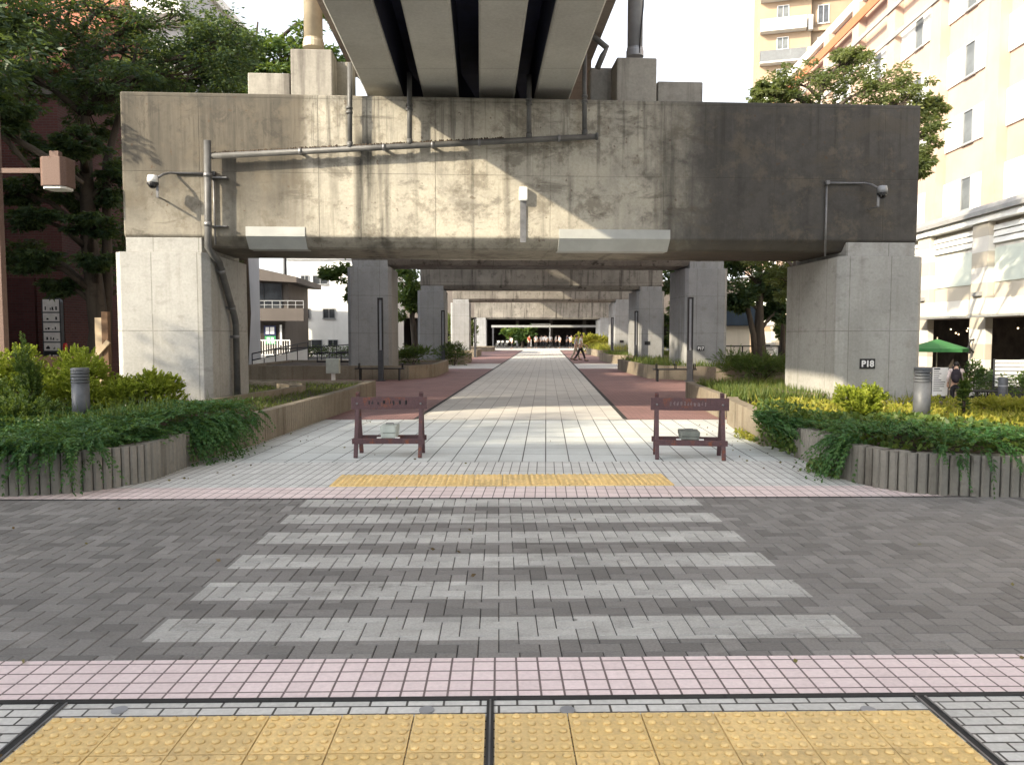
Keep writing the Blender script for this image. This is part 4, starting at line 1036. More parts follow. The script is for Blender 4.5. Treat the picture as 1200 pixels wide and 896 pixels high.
MR = Matrix.Translation((18.0, 29.5, LOW)) @ Matrix.Rotation(R(-92.53), 4, 'Z')
for lb, xa, xb_, z_, n_ in (('string of warm bulbs in the dark shop front behind the green parasol', -3.6, -.8, 2.9, 9), ('few warm bulbs over the grey recessed doorway', .9, 2.6, 3.0, 4)):
    t = thing('string_lights', lb, 'lights', MR @ Vector((xa, .7, z_)), R(-92.53), 'cafe string lights')
    mb = MB(); L = xb_-xa; mb.tube([(L*i/12, 0, -.25*math.sin(math.pi*i/12*2)**2) for i in range(13)], .008, 5); mb.build('cable', M['black'], t)
    for i in range(n_):
        f = (i+.5)/n_; mb = MB(); mb.ball((L*f, random.uniform(-.1, .1), -.06-.25*math.sin(math.pi*f*2)**2), .032, 8, 6); mb.build('bulb', M['bulb'], t)
# cafe furniture
def floorp(px, Y): return Vector((W(px, 440, Y).x, Y, LOW+.006))
t = thing('parasol', 'green parasol open over the cafe terrace', 'parasol', floorp(1097, 27.6))
M['green_cloth'] = plain('green_canvas', (.035, .15, .045), .8, 0, .15, 4)
mb = MB(); n = 8; top = 2.42
vs = [(0, 0, top)] + [(1.0*math.cos(2*math.pi*i/n+.39), 1.0*math.sin(2*math.pi*i/n+.39), top-.34) for i in range(n)] + [(1.0*math.cos(2*math.pi*i/n+.39), 1.0*math.sin(2*math.pi*i/n+.39), top-.46) for i in range(n)]
mb.add(vs, [(0, 1+i, 1+(i+1) % n) for i in range(n)] + [(1+i, n+1+i, n+1+(i+1) % n, 1+(i+1) % n) for i in range(n)]); o = mb.build('canopy', M['green_cloth'], t); sdm = o.modifiers.new('Solid', 'SOLIDIFY'); sdm.thickness = .008
mb = MB(); mb.tube([(0, 0, 0), (0, 0, top+.06)], .022, 8); mb.build('pole', M['pole_buff'], t)
mb = MB(); mb.lathe([(.25, 0), (.25, .06), (.05, .1)], 16); mb.build('base', M['black'], t)
t = thing('menu_board', 'white standing menu board with dark feet behind the walking person', 'sign', floorp(1101.5, 27.0), R(-4))
mb = MB(); mb.box(-.27, .27, -.02, .02, .42, 1.42); mb.build('panel', M['white_paint'], t, bevel=.004)
mb = MB(); mb.box(-.29, -.27, -.03, .03, 0, 1.44); mb.box(.27, .29, -.03, .03, 0, 1.44); mb.box(-.3, .3, -.2, .2, 0, .05); mb.box(-.27, .27, -.025, .025, .2, .41); mb.build('frame', M['dark_metal'], t)
mb = MB(); rs = random.Random(4)
for r_ in range(11):
    z = 1.36-.075*r_; mb.box(-.22, -.22+rs.uniform(.15, .42), -.0225, -.0203, z-.014, z+.008 if r_ else z+.03)
mb.build('lettering', M['letters_dark'] if 'letters_dark' in M else M['black'], t)
def potted(label, px, Y, r, h, mat):
    t = thing('potted_plant', label, 'plant', floorp(px, Y), 0, 'potted plants at the cafe')
    mb = MB(); mb.lathe([(.2, 0), (.26, .42), (.23, .42), (.22, .36)], 16); mb.build('pot', M['dark_metal'], t)
    L = Leaves(); L.clumps([(0, 0, .42+h*.5, r, r, h*.5), (r*.4, 0, .42+h*.75, r*.6, r*.6, h*.3)], 320, .13, .03, .6, -.1); L.build('foliage', M[mat], t)
    mb = MB(); mb.tube([(0, 0, .3), (.02, 0, .42+h*.7)], .014, 6); mb.build('stem', M['bark'], t)
potted('leafy potted plant by the white banded pier behind the person', 1136, 26.6, .4, 1.25, 'lf_mid')
potted('round clipped pot plant in front of the shop doorway', 1166, 25.9, .5, .95, 'lf_dark')
potted('small pot plant under the shop window beside the table', 1148, 27.0, .45, .9, 'lf_dark')
potted('pot plant at the end of the white slatted fence', 1199, 24.8, .35, 1.0, 'lf_mid')
t = thing('cafe_table', 'small dark cafe table between the pot plants', 'table', floorp(1152, 25.2))
mb = MB(); mb.box(-.4, .4, -.35, .35, .70, .74); mb.build('table_top', M['black'], t)
for sx in (-1, 1):
    for sy in (-1, 1): mb = MB(); mb.box(sx*.35-.02, sx*.35+.02, sy*.3-.02, sy*.3+.02, 0, .699); mb.build('leg', M['black'], t)
t = thing('slatted_fence', 'white slatted terrace fence over dark lattice at the shop', 'fence', floorp(1194, 25.6), R(-6))
for z in np.arange(.85, 1.75, .13): mb = MB(); mb.box(-.75, 1.6, -.012, .012, z, z+.10); mb.build('slat', M['white_paint'], t)
for x in (-.75, .1, .9, 1.6): mb = MB(); mb.box(x-.035, x+.035, .013, .08, 0, 1.76); mb.build('post', M['dark_metal'], t)
mb = MB(); mb.box(-.74, 1.59, .014, .03, .06, .80)
mb.build('lower_panel', M['dark_metal'], t)
t = thing('wall_lantern', 'black curved wall lantern on the banded shop pier', 'lamp', MR @ Vector((-.15, -.181, 2.1)), R(-92.53))
mb = MB(); mb.tube([(0, 0, -.2), (0, -.12, -.1), (0, -.2, .1), (0, -.14, .25), (0, 0, .3)], .035, 8); mb.build('arm', M['black'], t)
mb = MB(); mb.lathe([(.07, -.25), (.1, -.05), (.03, .05)], 10, (0, -.2, 0)); mb.build('lamp_shade', M['black'], t)

# ---- tan apartment tower
tw = thing('apartment_tower', 'tall tan apartment tower with white balconies beyond the treetop', 'building', (23.35, 75, LOW), R(-15.5))
FH = 2.92; zoff = 1.95
mb = MB(); mb.box(0, 4.8, 0, 12, 0, 44); mb.build('wall', M['tan_tile'], tw)
mb = MB(); mb.box(4.801, 16, .5, 12, 0, 44); mb.build('recessed_wall', M['tan_dark'], tw)
mb = MB(); mb.box(-.2, 16.2, -.2, 12.2, 44.001, 44.6); mb.build('roof', M['white_wall'], tw)
for f in range(14):
    z = zoff+f*FH
    mb = MB(); mb.box(.25, 4.35, -.9, -.001, z-.12, z); mb.build('balcony_slab', M['white_wall'], tw)
    mb = MB(); mb.box(.25, 4.35, -.9, -.86, z+.001, z+1.0); mb.box(.25, .29, -.859, -.001, z+.001, z+1.0); mb.box(4.31, 4.35, -.859, -.001, z+.001, z+1.0)
    for q_ in (.25, 1.6, 2.95): mb.box(q_, q_+.05, -.93, -.901, z+.05, z+.95); mb.build('balcony_rail', M['alu'] if f % 2 else M['white_paint'], tw)
    window(tw, 2.3, z+1.25, 1.05, 1.15, 'white_paint', 'glass_grey', .08, -.002, 2)
    window(tw, 5.9, z+.55, 1.0, 1.7, 'white_paint', 'glass', .08, .498, 2)
    mb = MB(); mb.box(4.95, 15.9, .1, .499, z-.18, z+.12); mb.build('ledge', M['tan_tile'], tw)
    mb = MB(); mb.box(8.9, 9.4, .25, .499, z+.3, z+1.6); mb.build('vent_panel', M['white_paint'], tw)
    mb = MB(); mb.box(4.5, 4.9, -.55, -.001, z-.2, z+1.1); mb.build('corner_fin', M['white_wall'], tw)

# ---- left side
bk = thing('brick_building', 'red brick building with tiled roof behind the tall trees', 'building', (-14.05, 24.2, -.02), R(0))
mb = MB(); mb.box(-14, 0, 0, 8, 0, 9.8); mb.build('wall', M['brick'], bk)
mb = MB(); mb.box(-14, -.85, -.12, -.001, 0, 3.4); mb.build('base_wall', M['brick_dark'], bk)
mb = MB(); mb.profile_x([(-.5, 9.7), (4, 13.6), (8.5, 9.7)], -14.4, .35); mb.build('roof', M['tile_roof'], bk)
mb = MB(); mb.box(-14.2, .15, -.14, -.001, 9.0, 9.25); mb.build('string_course', M['taupe'], bk)
for x in (-11.5, -8.5, -5.5, -2.6):
    for z in (4.2, 6.9): window(bk, x, z, 1.1, 1.5, 'taupe', 'glass', .07, 0, 2)
mb = MB(); mb.box(-2.2, -1.75, -.35, -.121, 0, 5.6); mb.build('pilaster', M['brick_dark'], bk)
b2_ = thing('brick_building', 'brown brick block added out of view to shade the path, nearer than the tiled roof building', 'building', (-17.9, 9.6, -.02), R(90))  # unseen block added to shade the path beyond the front pier
mb = MB(); mb.box(0, 13.8, 0, 10, 0, 13); mb.build('wall', M['brick'], b2_)
mb = MB(); mb.box(-.2, 14.0, -.2, 10.2, 13.001, 13.4); mb.build('roof', M['taupe'], b2_)
for x in (2, 5.2, 8.4, 11.6):
    for z in (1.0, 4.2, 7.3, 10.3): window(b2_, x, z, 1.6, 1.5, 'dark_metal', 'glass', .06, 0, 2)
t = thing('wall_sign', 'tall white round topped sign of stacked panels on the brick wall', 'sign', W(62.5, 385, 23.95))
M['sign_white'] = plain('sign_white', (.72, .68, .64), .6, 0, .15, 6)
mb = MB(); mb.profile([(-.29, -1.0), (.29, -1.0), (.29, .8)]+[(.29*math.cos(R(a)), .8+.2*math.sin(R(a))) for a in range(10, 180, 10)]+[(-.29, .8)], -.08, .08); mb.build('frame', M['dark_metal'], t)
zz = [-.95, -.70, -.42, -.10, .20, .50, .92]
for i in range(6):
    mb = MB(); a, b = zz[i]+.02, zz[i+1]-.02; mb.box(-.25, .25, -.095, -.081, a, b); mb.build('panel', M['sign_white'] if i else M['black'], t)
    rs = random.Random(i); mb = MB()
    for q in range(5): xx = rs.uniform(-.2, .16); mb.box(xx, xx+rs.uniform(.02, .06), -.0985, -.0955, a+.05, a+.05+rs.uniform(.02, .12))
    mb.build('motif', M['black'] if i else M['sign_white'], t)
wb = thing('apartment_house', 'greyish white apartment house glimpsed behind the tall trees', 'building', (-13.4, 32, -.02))
mb = MB(); mb.box(-6, 0, 0, 9, 0, 16.5); mb.build('wall', M['grey_wall'], wb)
for x in (-4.6, -2.2):
    for z in (1.2, 4.1, 7.0, 9.9, 12.8): window(wb, x, z, 1.5, 1.3, 'dark_metal', 'glass', .06, 0, 2)
for z in (3.3, 6.2, 9.1, 12.0, 14.2):
    mb = MB(); mb.box(-3.2, .3, -1.1, -.001, z, z+.14); bs = mb.build('balcony', M['white_wall'], wb)
    mb = MB(); mb.box(-3.2, .3, -1.1, -1.05, z+.141, z+.55)
    for k in range(8): mb.box(-3.2+k*.49, -3.16+k*.49, -1.09, -1.06, z+.551, z+1.0)
    mb.box(-3.2, .3, -1.1, -1.05, z+1.001, z+1.06); mb.build('balcony_rail', M['white_paint'], bs)
mb = MB(); mb.box(-6.2, .2, -.2, 9.2, 16.501, 16.9); mb.build('roof', M['white_wall'], wb)

t = thing('street_lamp', 'brown square street lamp with box head on a side arm', 'street lamp', (W(3.5, 400, 13.2).x, 13.2, -.02))
mb = MB(); mb.box(-.065, .065, -.065, .065, .5, 6.35); mb.build('pole', M['brown_paint'], t, bevel=.008)
mb = MB(); mb.box(-.16, .16, -.16, .16, 0, .499); mb.build('base', M['brown_paint'], t, bevel=.01)
mb = MB(); mb.box(.066, .76, -.03, .03, 4.36, 4.44); mb.build('arm', M['brown_paint'], t)
p_ = W(68, 205, 13.2); lx = p_.x-t.location.x
mb = MB(); mb.prism(chamfer_rect(lx-.22, lx+.22, -.2, .2, .07), 4.12, 4.60); mb.build('lamp_head', M['brown_paint'], t, bevel=.01)
mb = MB(); mb.prism(chamfer_rect(lx-.19, lx+.19, -.17, .17, .06), 4.08, 4.119); mb.build('lamp_glass', M['white_paint'], t)
mb = MB(); mb.box(lx-.1, lx+.05, -.06, .06, 4.601, 4.72); mb.build('mount', M['brown_paint'], t)
t = thing('wooden_fence', 'end of a tan and brown board fence beside the light column', 'fence', (W(116, 410, 15.6).x, 15.6, -.02))
M['tan_board'] = plain('tan_board', (.42, .33, .22), .7, 0, .15, 5); M['brown_board'] = plain('brown_board', (.13, .075, .04), .8, 0, .3, 6)
mb = MB(); mb.box(-.07, .07, 0, .03, 0, 1.98); mb.build('panel', M['tan_board'], t); mb = MB(); mb.box(.075, .2, -.02, .10, 0, 2.1); mb.build('post', M['brown_board'], t)
mb = MB(); mb.box(-3.0, -.075, .05, .08, .0, 1.2); mb.build('panel', M['brown_board'], t)
mb = MB(); mb.bar((-.1, -.04, 1.15), (.22, -.04, 1.5), .05, .09); mb.build('brace', M['tan_board'], t)
t = thing('warning_post', 'slim red post standing in front of the brick building', 'post', (W(77, 420, 22).x, 22, -.02)); 
M['red_paint'] = plain('red_paint', (.5, .03, .03), .5, 0, .1)
mb = MB(); mb.lathe([(.06, 0), (.06, 1.35), (.04, 1.4)], 10); mb.build('shaft', M['red_paint'], t); mb = MB(); mb.lathe([(.063, .9), (.063, 1.05)], 10); mb.build('reflective_band', M['white_paint'], t)

# brown balcony house
hb = thing('balcony_house', 'small taupe house with upper balcony and lit sign in its porch', 'house', (W(335, 400, 50).x, 50, -.02), R(3))
mb = MB(); mb.box(-5.5, 0, 0, 7, 0, 3.0); mb.build('lower_wall', M['taupe'], hb)
mb = MB(); mb.box(-5.5, 0, .9, 7, 3.001, 5.4); mb.build('upper_wall', M['taupe'], hb)
mb = MB(); mb.profile([(-6, 5.35), (.9, 5.0), (.9, 5.35), (-2.0, 6.0), (-6, 6.3)], -.7, 7.4); mb.build('roof', M['taupe'], hb)
mb = MB(); mb.box(-5.4, 1.35, -.85, -.001, 2.55, 3.35); bp = mb.build('balcony', M['taupe'], hb)
mb = MB(); mb.box(-2.6, 1.35, -.84, -.80, 3.80, 3.85); mb.box(-2.6, 1.35, -.84, -.80, 3.55, 3.58)
for k in range(9): mb.box(-2.6+k*.49, -2.56+k*.49, -.84, -.80, 3.351, 3.8)
mb.build('railing', M['alu'], bp)
window(hb, -1.6, 3.35, 2.4, 1.7, 'dark_metal', 'glass', .06, .9, 2)
mb = MB(); mb.box(-2.6, -.1, -.06, -.002, 0, 2.4); mb.build('porch_screen', M['interior'], hb)
for z, mt, w_ in ((1.75, 'blue_lit', .62), (1.25, 'green_lit', .55)):
    pass
M['blue_lit'] = plain('navy_sign', (.02, .03, .10), .5, 0, .2); M['green_lit'] = plain('green_sign', (.05, .30, .12), .5, 0, .2)
mb = MB(); mb.box(-1.35, -.6, -.14, -.061, 1.62, 2.25); s1 = mb.build('navy_sign', M['blue_lit'], hb)
mb = MB(); mb.box(-1.24, -1.02, -.147, -.1405, 1.72, 2.16); mb.box(-.96, -.70, -.147, -.1405, 1.72, 2.16); mb.build('sign_characters', M['white_paint'], s1)
mb = MB(); mb.box(-1.3, -.62, -.14, -.061, 1.05, 1.58); s2 = mb.build('green_sign', M['green_lit'], hb)
mb = MB(); mb.box(-1.18, -1.0, -.147, -.1405, 1.12, 1.5); mb.box(-.92, -.74, -.147, -.1405, 1.12, 1.5); mb.build('sign_characters', M['white_paint'], s2)
mb = MB(); mb.box(-.35, -.22, -.12, -.061, 1.0, 2.3); mb.build('banner', M['white_paint'], hb)
# white house
wh = thing('white_building', 'plain white three storey building with small dark windows', 'building', (W(338, 400, 60).x, 60, -.02))
mb = MB(); mb.box(0, 7.6, 0, 10, 0, 7.45); mb.build('wall', M['white_wall'], wh)
mb = MB(); mb.box(-.1, 7.7, -.12, 10.1, 7.451, 7.6); mb.build('roof', M['alu'], wh)
for (a, b, y0_, y1_) in ((352, 362, 322, 333), (366, 384, 322, 333), (353, 363, 361, 373), (378, 392.5, 361, 373), (352, 377.5, 397.5, 409.5), (384, 396, 397.5, 405)):
    pa, pb = W(a, y1_, 59.9), W(b, y0_, 59.9); window(wh, (pa.x+pb.x)/2-wh.location.x, pa.z, round(pb.x-pa.x, 3), round(pb.z-pa.z, 3), 'alu', 'glass', .06, 0, 2)
mb = MB(); mb.tube([(6.9, -.08, 0), (6.9, -.08, 7.4)], .05, 8); mb.build('downpipe', M['alu'], wh)
t = thing('utility_pole', 'black utility pole rising between the taupe house and the white building', 'pole', (W(335.5, 400, 57).x, 57, -.02))
mb = MB(); mb.tube([(0, 0, 0), (0, 0, 11)], [.16, .11], 10); mb.build('shaft', M['black'], t); mb = MB(); mb.box(-.8, .8, -.05, .05, 10, 10.12); mb.build('crossarm', M['black'], t)
# hedge, white railing, ramp rails, cabinet
t = thing('hedge', 'low dark hedge along the foot of the white building', 'hedge', (W(338, 417, 56).x, 56, -.02))
L = Leaves(); L.clumps([(i*.35, rng.uniform(-.2, .2), .45+rng.uniform(-.1, .15), .35, .4, .45) for i in range(17)], 150, .16, .04); L.build('foliage', M['lf_dark'], t)
t = thing('white_railing', 'white upright railing in front of the taupe house porch', 'railing', (W(296, 416, 47).x, 47, -.02))
mb = MB(); mb.box(0, 2.3, -.03, .03, 1.3, 1.36); mb.box(0, 2.3, -.02, .02, .42, .47)
for k in range(16): mb.box(k*.15, k*.15+.03, -.012, .012, .47, 1.3)
mb.build('rail', M['white_paint'], t)
mb = MB(); mb.box(-.1, 2.5, .1, .4, 0, .40); mb.build('plinth', M['grey_wall'], t)
for x in (0, .75, 1.5, 2.27): mb = MB(); mb.box(x, x+.05, -.03, .03, 0.0, 1.3); mb.build('post', M['white_paint'], t)
def handrail(label, p0, p1, n, mat, h=.9, panel=None):
    t = thing('handrail', label, 'handrail', (p0[0], p0[1], -.02), 0, 'handrails of the access ramp')
    d = Vector(p1)-Vector(p0)
    for z in (h, h*.55): mb = MB(); mb.tube([(0, 0, z), (d.x, d.y, z+d.z)], .03, 8); mb.build('rail', M[mat], t)
    for k in range(n): f = k/(n-1); mb = MB(); mb.tube([(d.x*f, d.y*f, 0), (d.x*f, d.y*f, h+d.z*f)], .026, 8); mb.build('post', M[mat], t)
    if panel:
        mb = MB(); mb.add([(0, 0, .02), (d.x, d.y, .02), (d.x, d.y, .35+d.z), (0, 0, .35)], [(0, 1, 2, 3)]); o = mb.build('kick_panel', M[panel], t); s_ = o.modifiers.new('Solid', 'SOLIDIFY'); s_.thickness = .06
a, b = W(296, 442, 38), W(361, 425, 41)
handrail('long black ramp handrail over a white kick panel beside the lawn', (a.x, 38, 0), (b.x, 41, .55), 6, 'black', .72, 'white_paint')
a, b = W(322, 440, 42), W(412, 424, 44)
handrail('second black handrail further back under the white building', (a.x, 42, 0), (b.x, 44, .25), 6, 'black', .85)
a, b = W(372, 432, 34), W(414, 432, 34)
handrail('short black rail beside the pale electric cabinet', (a.x, 34, 0), (b.x, 34, 0), 4, 'black', .85)
t = thing('electric_cabinet', 'pale grey electric cabinet on a short leg by the lawn', 'cabinet', (W(390.5, 430, 26).x, 26, .0))
mb = MB(); mb.box(-.22, .22, -.12, .12, .32, .82); bx = mb.build('cabinet_box', M['pale_box'], t, bevel=.01); mb = MB(); mb.box(-.2, .2, -.128, -.121, .35, .79); mb.build('door', M['pale_box'], t)
mb = MB(); mb.box(-.06, .06, -.05, .05, 0, .319); mb.build('leg', M['white_wall'], t); mb = MB(); mb.box(-.15, .15, -.12, .12, 0, .05); mb.build('base', M['planter_smooth'], t)
for lb, px in (('grey slatted bench seat behind the lawn, nearer the taupe house', 352), ('grey slatted bench seat behind the lawn, beside the electric cabinet', 368)):
    t = thing('slatted_bench', lb, 'bench', (W(px, 436, 36).x, 36, -.02), R(20), 'grey bench seats behind the lawn')
    mb = MB(); 
    for k in range(4): mb.box(-.25, .25, -.2+k*.11, -.11+k*.11, .42, .46)
    mb.build('seat', M['alu'], t)
    mb = MB(); mb.box(-.22, -.16, -.18, .2, 0, .419); mb.box(.16, .22, -.18, .2, 0, .419); mb.build('support', M['black'], t)

vt = thing('parked_van', 'white parked van nose just showing beyond the golden shrubs', 'van', (-13.12, 19.6, -.02), R(0))
mb = MB(); mb.profile([(-4.2, .35), (0, .35), (.05, .8), (-.25, 1.05), (-.95, 1.9), (-4.2, 1.95)], -.85, .85); mb.build('body', M['white_paint'], vt, bevel=.06, seg=3)
mb = MB(); mb.add([(-.30, -.7, 1.08), (-.30, .7, 1.08), (-.90, .62, 1.82), (-.90, -.62, 1.82)], [(0, 1, 2, 3)]); q = mb.build('windscreen', M['glass'], vt, (.03, 0, .02))
for s in (-1, 1):
    mb = MB(); mb.add([(-1.9, s*.856, 1.1), (-.55, s*.856, 1.1), (-1.05, s*.856, 1.75), (-1.9, s*.856, 1.75)], [(0, 1, 2, 3)]); mb.build('side_window', M['glass'], vt)
    mb = MB(); mb.box(-.04, .065, s*.62-.12, s*.62+.12, .72, .86); mb.build('headlight', M['alu'], vt, bevel=.02)
    for x in (-.75, -3.4):
        mb = MB(); mb.tube([(x, s*.70, .33), (x, s*.88, .33)], .33, 18); wl = mb.build('wheel', M['black'], vt); mb = MB(); mb.tube([(x, s*.86, .33), (x, s*.89, .33)], .19, 14); mb.build('rim', M['alu'], wl)
mb = MB(); mb.box(-.05, .10, -.8, .8, .30, .5); mb.build('bumper', M['dark_metal'], vt, bevel=.03)
# kiosk and street furniture between the right columns
t = thing('kiosk', 'beige kiosk with dark blue flat roof behind the P17 column', 'kiosk', (W(850, 400, 40).x, 40, LOW), R(-3))
mb = MB(); mb.box(-1.5, 1.25, 0, 3, 0, 3.05); mb.build('wall', M['cream_wall'], t)
M['navy'] = plain('navy_metal', (.025, .045, .075), .5, .1, .2, 3)
mb = MB(); mb.box(-1.7, 1.75, -.3, 3.3, 3.05, 4.1); mb.build('roof', M['navy'], t, bevel=.03)
mb = MB(); mb.box(-.9, -.1, -.03, -.001, 0, 2.1); kd = mb.build('door', M['grey_wall'], t); mb = MB(); mb.box(-.2, -.16, -.06, -.031, .95, 1.1); mb.build('handle', M['alu'], kd)
t = thing('railing', 'dark railing between the trees and the kiosk', 'railing', (W(848, 420, 36).x, 36, LOW))
for z in (1.15, 1.62): mb = MB(); mb.box(0, 2.6, -.03, .03, z+.4, z+.46); mb.build('rail', M['black'], t)
for k in range(4): mb = MB(); mb.box(k*.85, k*.85+.05, -.03, .03, 0, 2.05); mb.build('post', M['black'], t)
mb = MB(); mb.box(-.1, 2.7, .05, .3, 0, .9); mb.build('plinth', M['planter_smooth'], t)
t = thing('notice_board', 'small white notice board on a post between the tree trunks', 'sign', (W(901, 408, 37).x, 37, LOW))
mb = MB(); mb.box(-.27, .27, -.03, 0, 1.65, 2.2); mb.build('panel', M['white_paint'], t); mb = MB(); mb.box(-.2, .15, -.034, -.0305, 1.95, 1.98); mb.box(-.2, .2, -.034, -.0305, 1.85, 1.88); mb.box(-.2, .05, -.034, -.0305, 2.06, 2.1); mb.build('lettering', M['black'], t)
mb = MB(); mb.box(-.03, .03, .001, .05, 0, 2.1); mb.build('post', M['dark_metal'], t)

# far end
fb = thing('dark_building', 'dark flat building closing the far end of the path', 'building', (-16, 128, -.02), R(-2))
mb = MB(); mb.box(0, 48, 0, 10, 0, 9.5); mb.build('wall', M['interior'], fb)
mb = MB(); mb.box(0, 48, -22, -.001, 4.05, 9.0); mb.build('roof', M['taupe'], fb)  # deep roof slab added to keep the far end in shade
mb = MB(); mb.box(-.3, -.001, -22, 0, 0, 9.0); mb.build('side_wall', M['taupe'], fb)  # wall added to keep low sun out from under the roof
for k in range(9):
    mb = MB(); mb.box(2+k*5, 2.5+k*5, -12.5, -12, 0, 4.04); mb.build('column', M['taupe'], fb)

t = thing('height_bar', 'long pale horizontal beam on posts crossing the far end', 'barrier', (-2.7, 101.6, 0), R(-2.5))
mb = MB(); mb.box(0, 14.0, -.12, .12, 2.66, 2.95); mb.build('beam', M['alu'], t)
for x in (.2, 13.8): mb = MB(); mb.box(x-.1, x+.1, -.1, .1, 0, 2.659); mb.build('post', M['dark_metal'], t)
t = thing('white_gate', 'pale rectangular frame standing behind the far crowd', 'gate', (2.6, 110, 0))
mb = MB(); mb.box(0, 2.9, -.1, .1, 3.1, 3.3); mb.build('lintel', M['white_paint'], t)
for x in (0.1, 2.8): mb = MB(); mb.box(x-.09, x+.09, -.09, .09, 0, 3.099); mb.build('post', M['white_paint'], t)

# unseen block added behind the viewpoint to shade the foreground
fl = thing('shade_block', 'grey unseen block added behind the viewpoint to shade the foreground', 'building', (-16.5, -34, -.02))
BLK_Y, BLK_H = 30.5, 13.2
mb = MB(); mb.box(-8, 0, 0, BLK_Y, 0, BLK_H); mb.build('wall', M['grey_wall'], fl)
mb = MB(); mb.box(-8.2, .2, -.2, BLK_Y+.2, BLK_H+.001, BLK_H+.4); mb.build('roof', M['white_wall'], fl)

# ================================================================== trees
def tree(name, label, base, masses, mat, nsub=9, per=120, leaf=.15, wd=.035, r0=.2, hf=1.0, forks=None, Y=20, droop=.25, flat=.4, group=None, sub=.42, squash=.75, thin=.0):
    """masses given as (px, py, dY, rx_px, ry_px): crown parts at their true distance"""
    t = thing(name, label, 'tree', base, 0, group); b = Vector(base); L = Leaves(); tk = MB(); rs = np.random.default_rng(int(abs(base[0]*131+base[1]*17)))
    ms = []
    for (px, py, dY, rx, ry) in masses:
        c = W(px, py, base[1]+dY)-b; k = (base[1]+dY)/900; ms.append((c, rx*k, (rx+ry)/2*k*.9, ry*k))
    tops = sorted(m_[0].z for m_ in ms); ztop = max(tops); zlow = min(tops)
    cx = sum(m_[0].x for m_ in ms)/len(ms); cy = sum(m_[0].y for m_ in ms)/len(ms)
    stem = [Vector((0, 0, -.1)), Vector((.02*ztop, .0, ztop*.18)), Vector((cx*.12, cy*.1, ztop*.42)), Vector((cx*.3, cy*.3, ztop*.68)), Vector((cx*.55, cy*.5, ztop*.95))]
    tk.tube(stem, [r0*1.35, r0, r0*.82, r0*.5, r0*.12], 10)
    def at(z):
        for a, c_ in zip(stem[:-1], stem[1:]):
            if a.z <= z <= c_.z: return a.lerp(c_, (z-a.z)/(c_.z-a.z))
        return stem[-1]
    for (c, rx, ry, rz) in ms:
        s_ = at(max(ztop*.2, c.z-max(.5, (Vector((c.x, c.y, 0))-Vector((0, 0, 0))).length*.55)))
        md = s_.lerp(c, .5)+Vector((0, 0, .12*(c-s_).length))
        tk.tube([s_, md, c], [r0*.4, r0*.25, r0*.07], 7)
        for k in range(nsub):
            d = rs.normal(size=3); d /= np.linalg.norm(d); rad = rs.random()**.35
            p = c+Vector((d[0]*rx*rad, d[1]*ry*rad, d[2]*rz*rad)); q = rs.uniform(.6, 1.25)*sub
            L.clumps([(p.x, p.y, p.z, rx*q, ry*q, rz*q*squash)], int(per*rs.uniform(.6, 1.3)), leaf, wd, flat, droop)
            if rs.random() < .55: tk.tube([md.lerp(c, rs.random()), (c+p)/2+Vector((0, 0, .1)), p], [r0*.12, r0*.07, .008], 5, False)
    if forks:
        for f in forks: tk.tube([Vector(q) for q in f[0]], f[1], 8)
    tk.build('trunk', M['bark'], t); L.build('crown', M[mat], t); return t
tree('tall_tree', 'tall dark spreading tree beside the brown street lamp, the one with the thick bare trunk', (W(108, 400, 19.5).x, 19.5, -.02),
     [(60, 20, 0, 70, 40), (150, 60, .5, 75, 45), (225, 85, 1, 60, 34), (130, 100, -.5, 60, 30), (200, 30, 1, 70, 40), (20, 90, -.5, 50, 40), (262, 60, 1, 40, 40), (120, 10, 0, 80, 40), (95, 165, -1, 28, 18),
      (55, 180, -1, 35, 22), (40, 255, -1, 34, 16), (108, 262, -1, 34, 14), (118, 305, -.8, 26, 12), (35, 305, -1, 30, 14), (128, 215, 0, 18, 26), (15, 225, 0, 30, 18), (70, 70, 1, 60, 40), (60, 215, 0, 40, 18), (95, 230, .5, 32, 22), (100, 130, 1, 40, 34), (40, 300, .5, 36, 18), (70, 335, 0, 26, 12)], 'lf_dark', 26, 88, .14, .025, .24, droop=.3, flat=.3, sub=.3,
     forks=[([(.1, .3, -.1), (.25, .35, 3), (.3, .4, 6), (1.2, .4, 9)], [.17, .13, .1, .03])])
tree('tall_tree', 'bushy green tree standing behind the lit end of the crossbeam and its pedestal', (W(276, 300, 28).x, 28, -.02),
     [(300, 62, 0, 42, 28), (345, 62, 0, 38, 32), (256, 62, 0, 38, 28), (392, 75, 0, 22, 26), (330, 95, 0, 60, 20), (395, 15, 1, 16, 18), (285, 85, 1, 40, 24)], 'lf_mid', 26, 90, .19, .038, .24, droop=.25, sub=.3)
tree('tall_tree', 'dark tree leaning in from outside with a bare forking branch near the lamp pole', (-12.6, 15.5, -.02),
     [(-30, 40, 0, 50, 45), (10, 25, 0, 45, 34), (-40, 120, 0, 50, 40), (5, 130, 0, 30, 22), (-110, 0, -1, 110, 80), (-120, -120, 0, 120, 90), (-60, -90, 1, 90, 80), (-140, 110, -.5, 90, 60), (-55, 0, -1.5, 100, 80), (-50, 90, 1.5, 100, 60), (-60, 60, -2.5, 90, 60)], 'lf_dark', 16, 170, .15, .026, .2, droop=.3, flat=.3,  # crown parts out of view added to shade the path and piers
     forks=[([(.4, 0, 4.2), (2.0, .3, 5.9), (3.2, .3, 5.2), (3.9, .3, 4.7)], [.14, .1, .07, .04]), ([(.3, 0, 6.5), (1.9, 0, 6.3), (3.3, .2, 4.5)], [.12, .08, .03])])
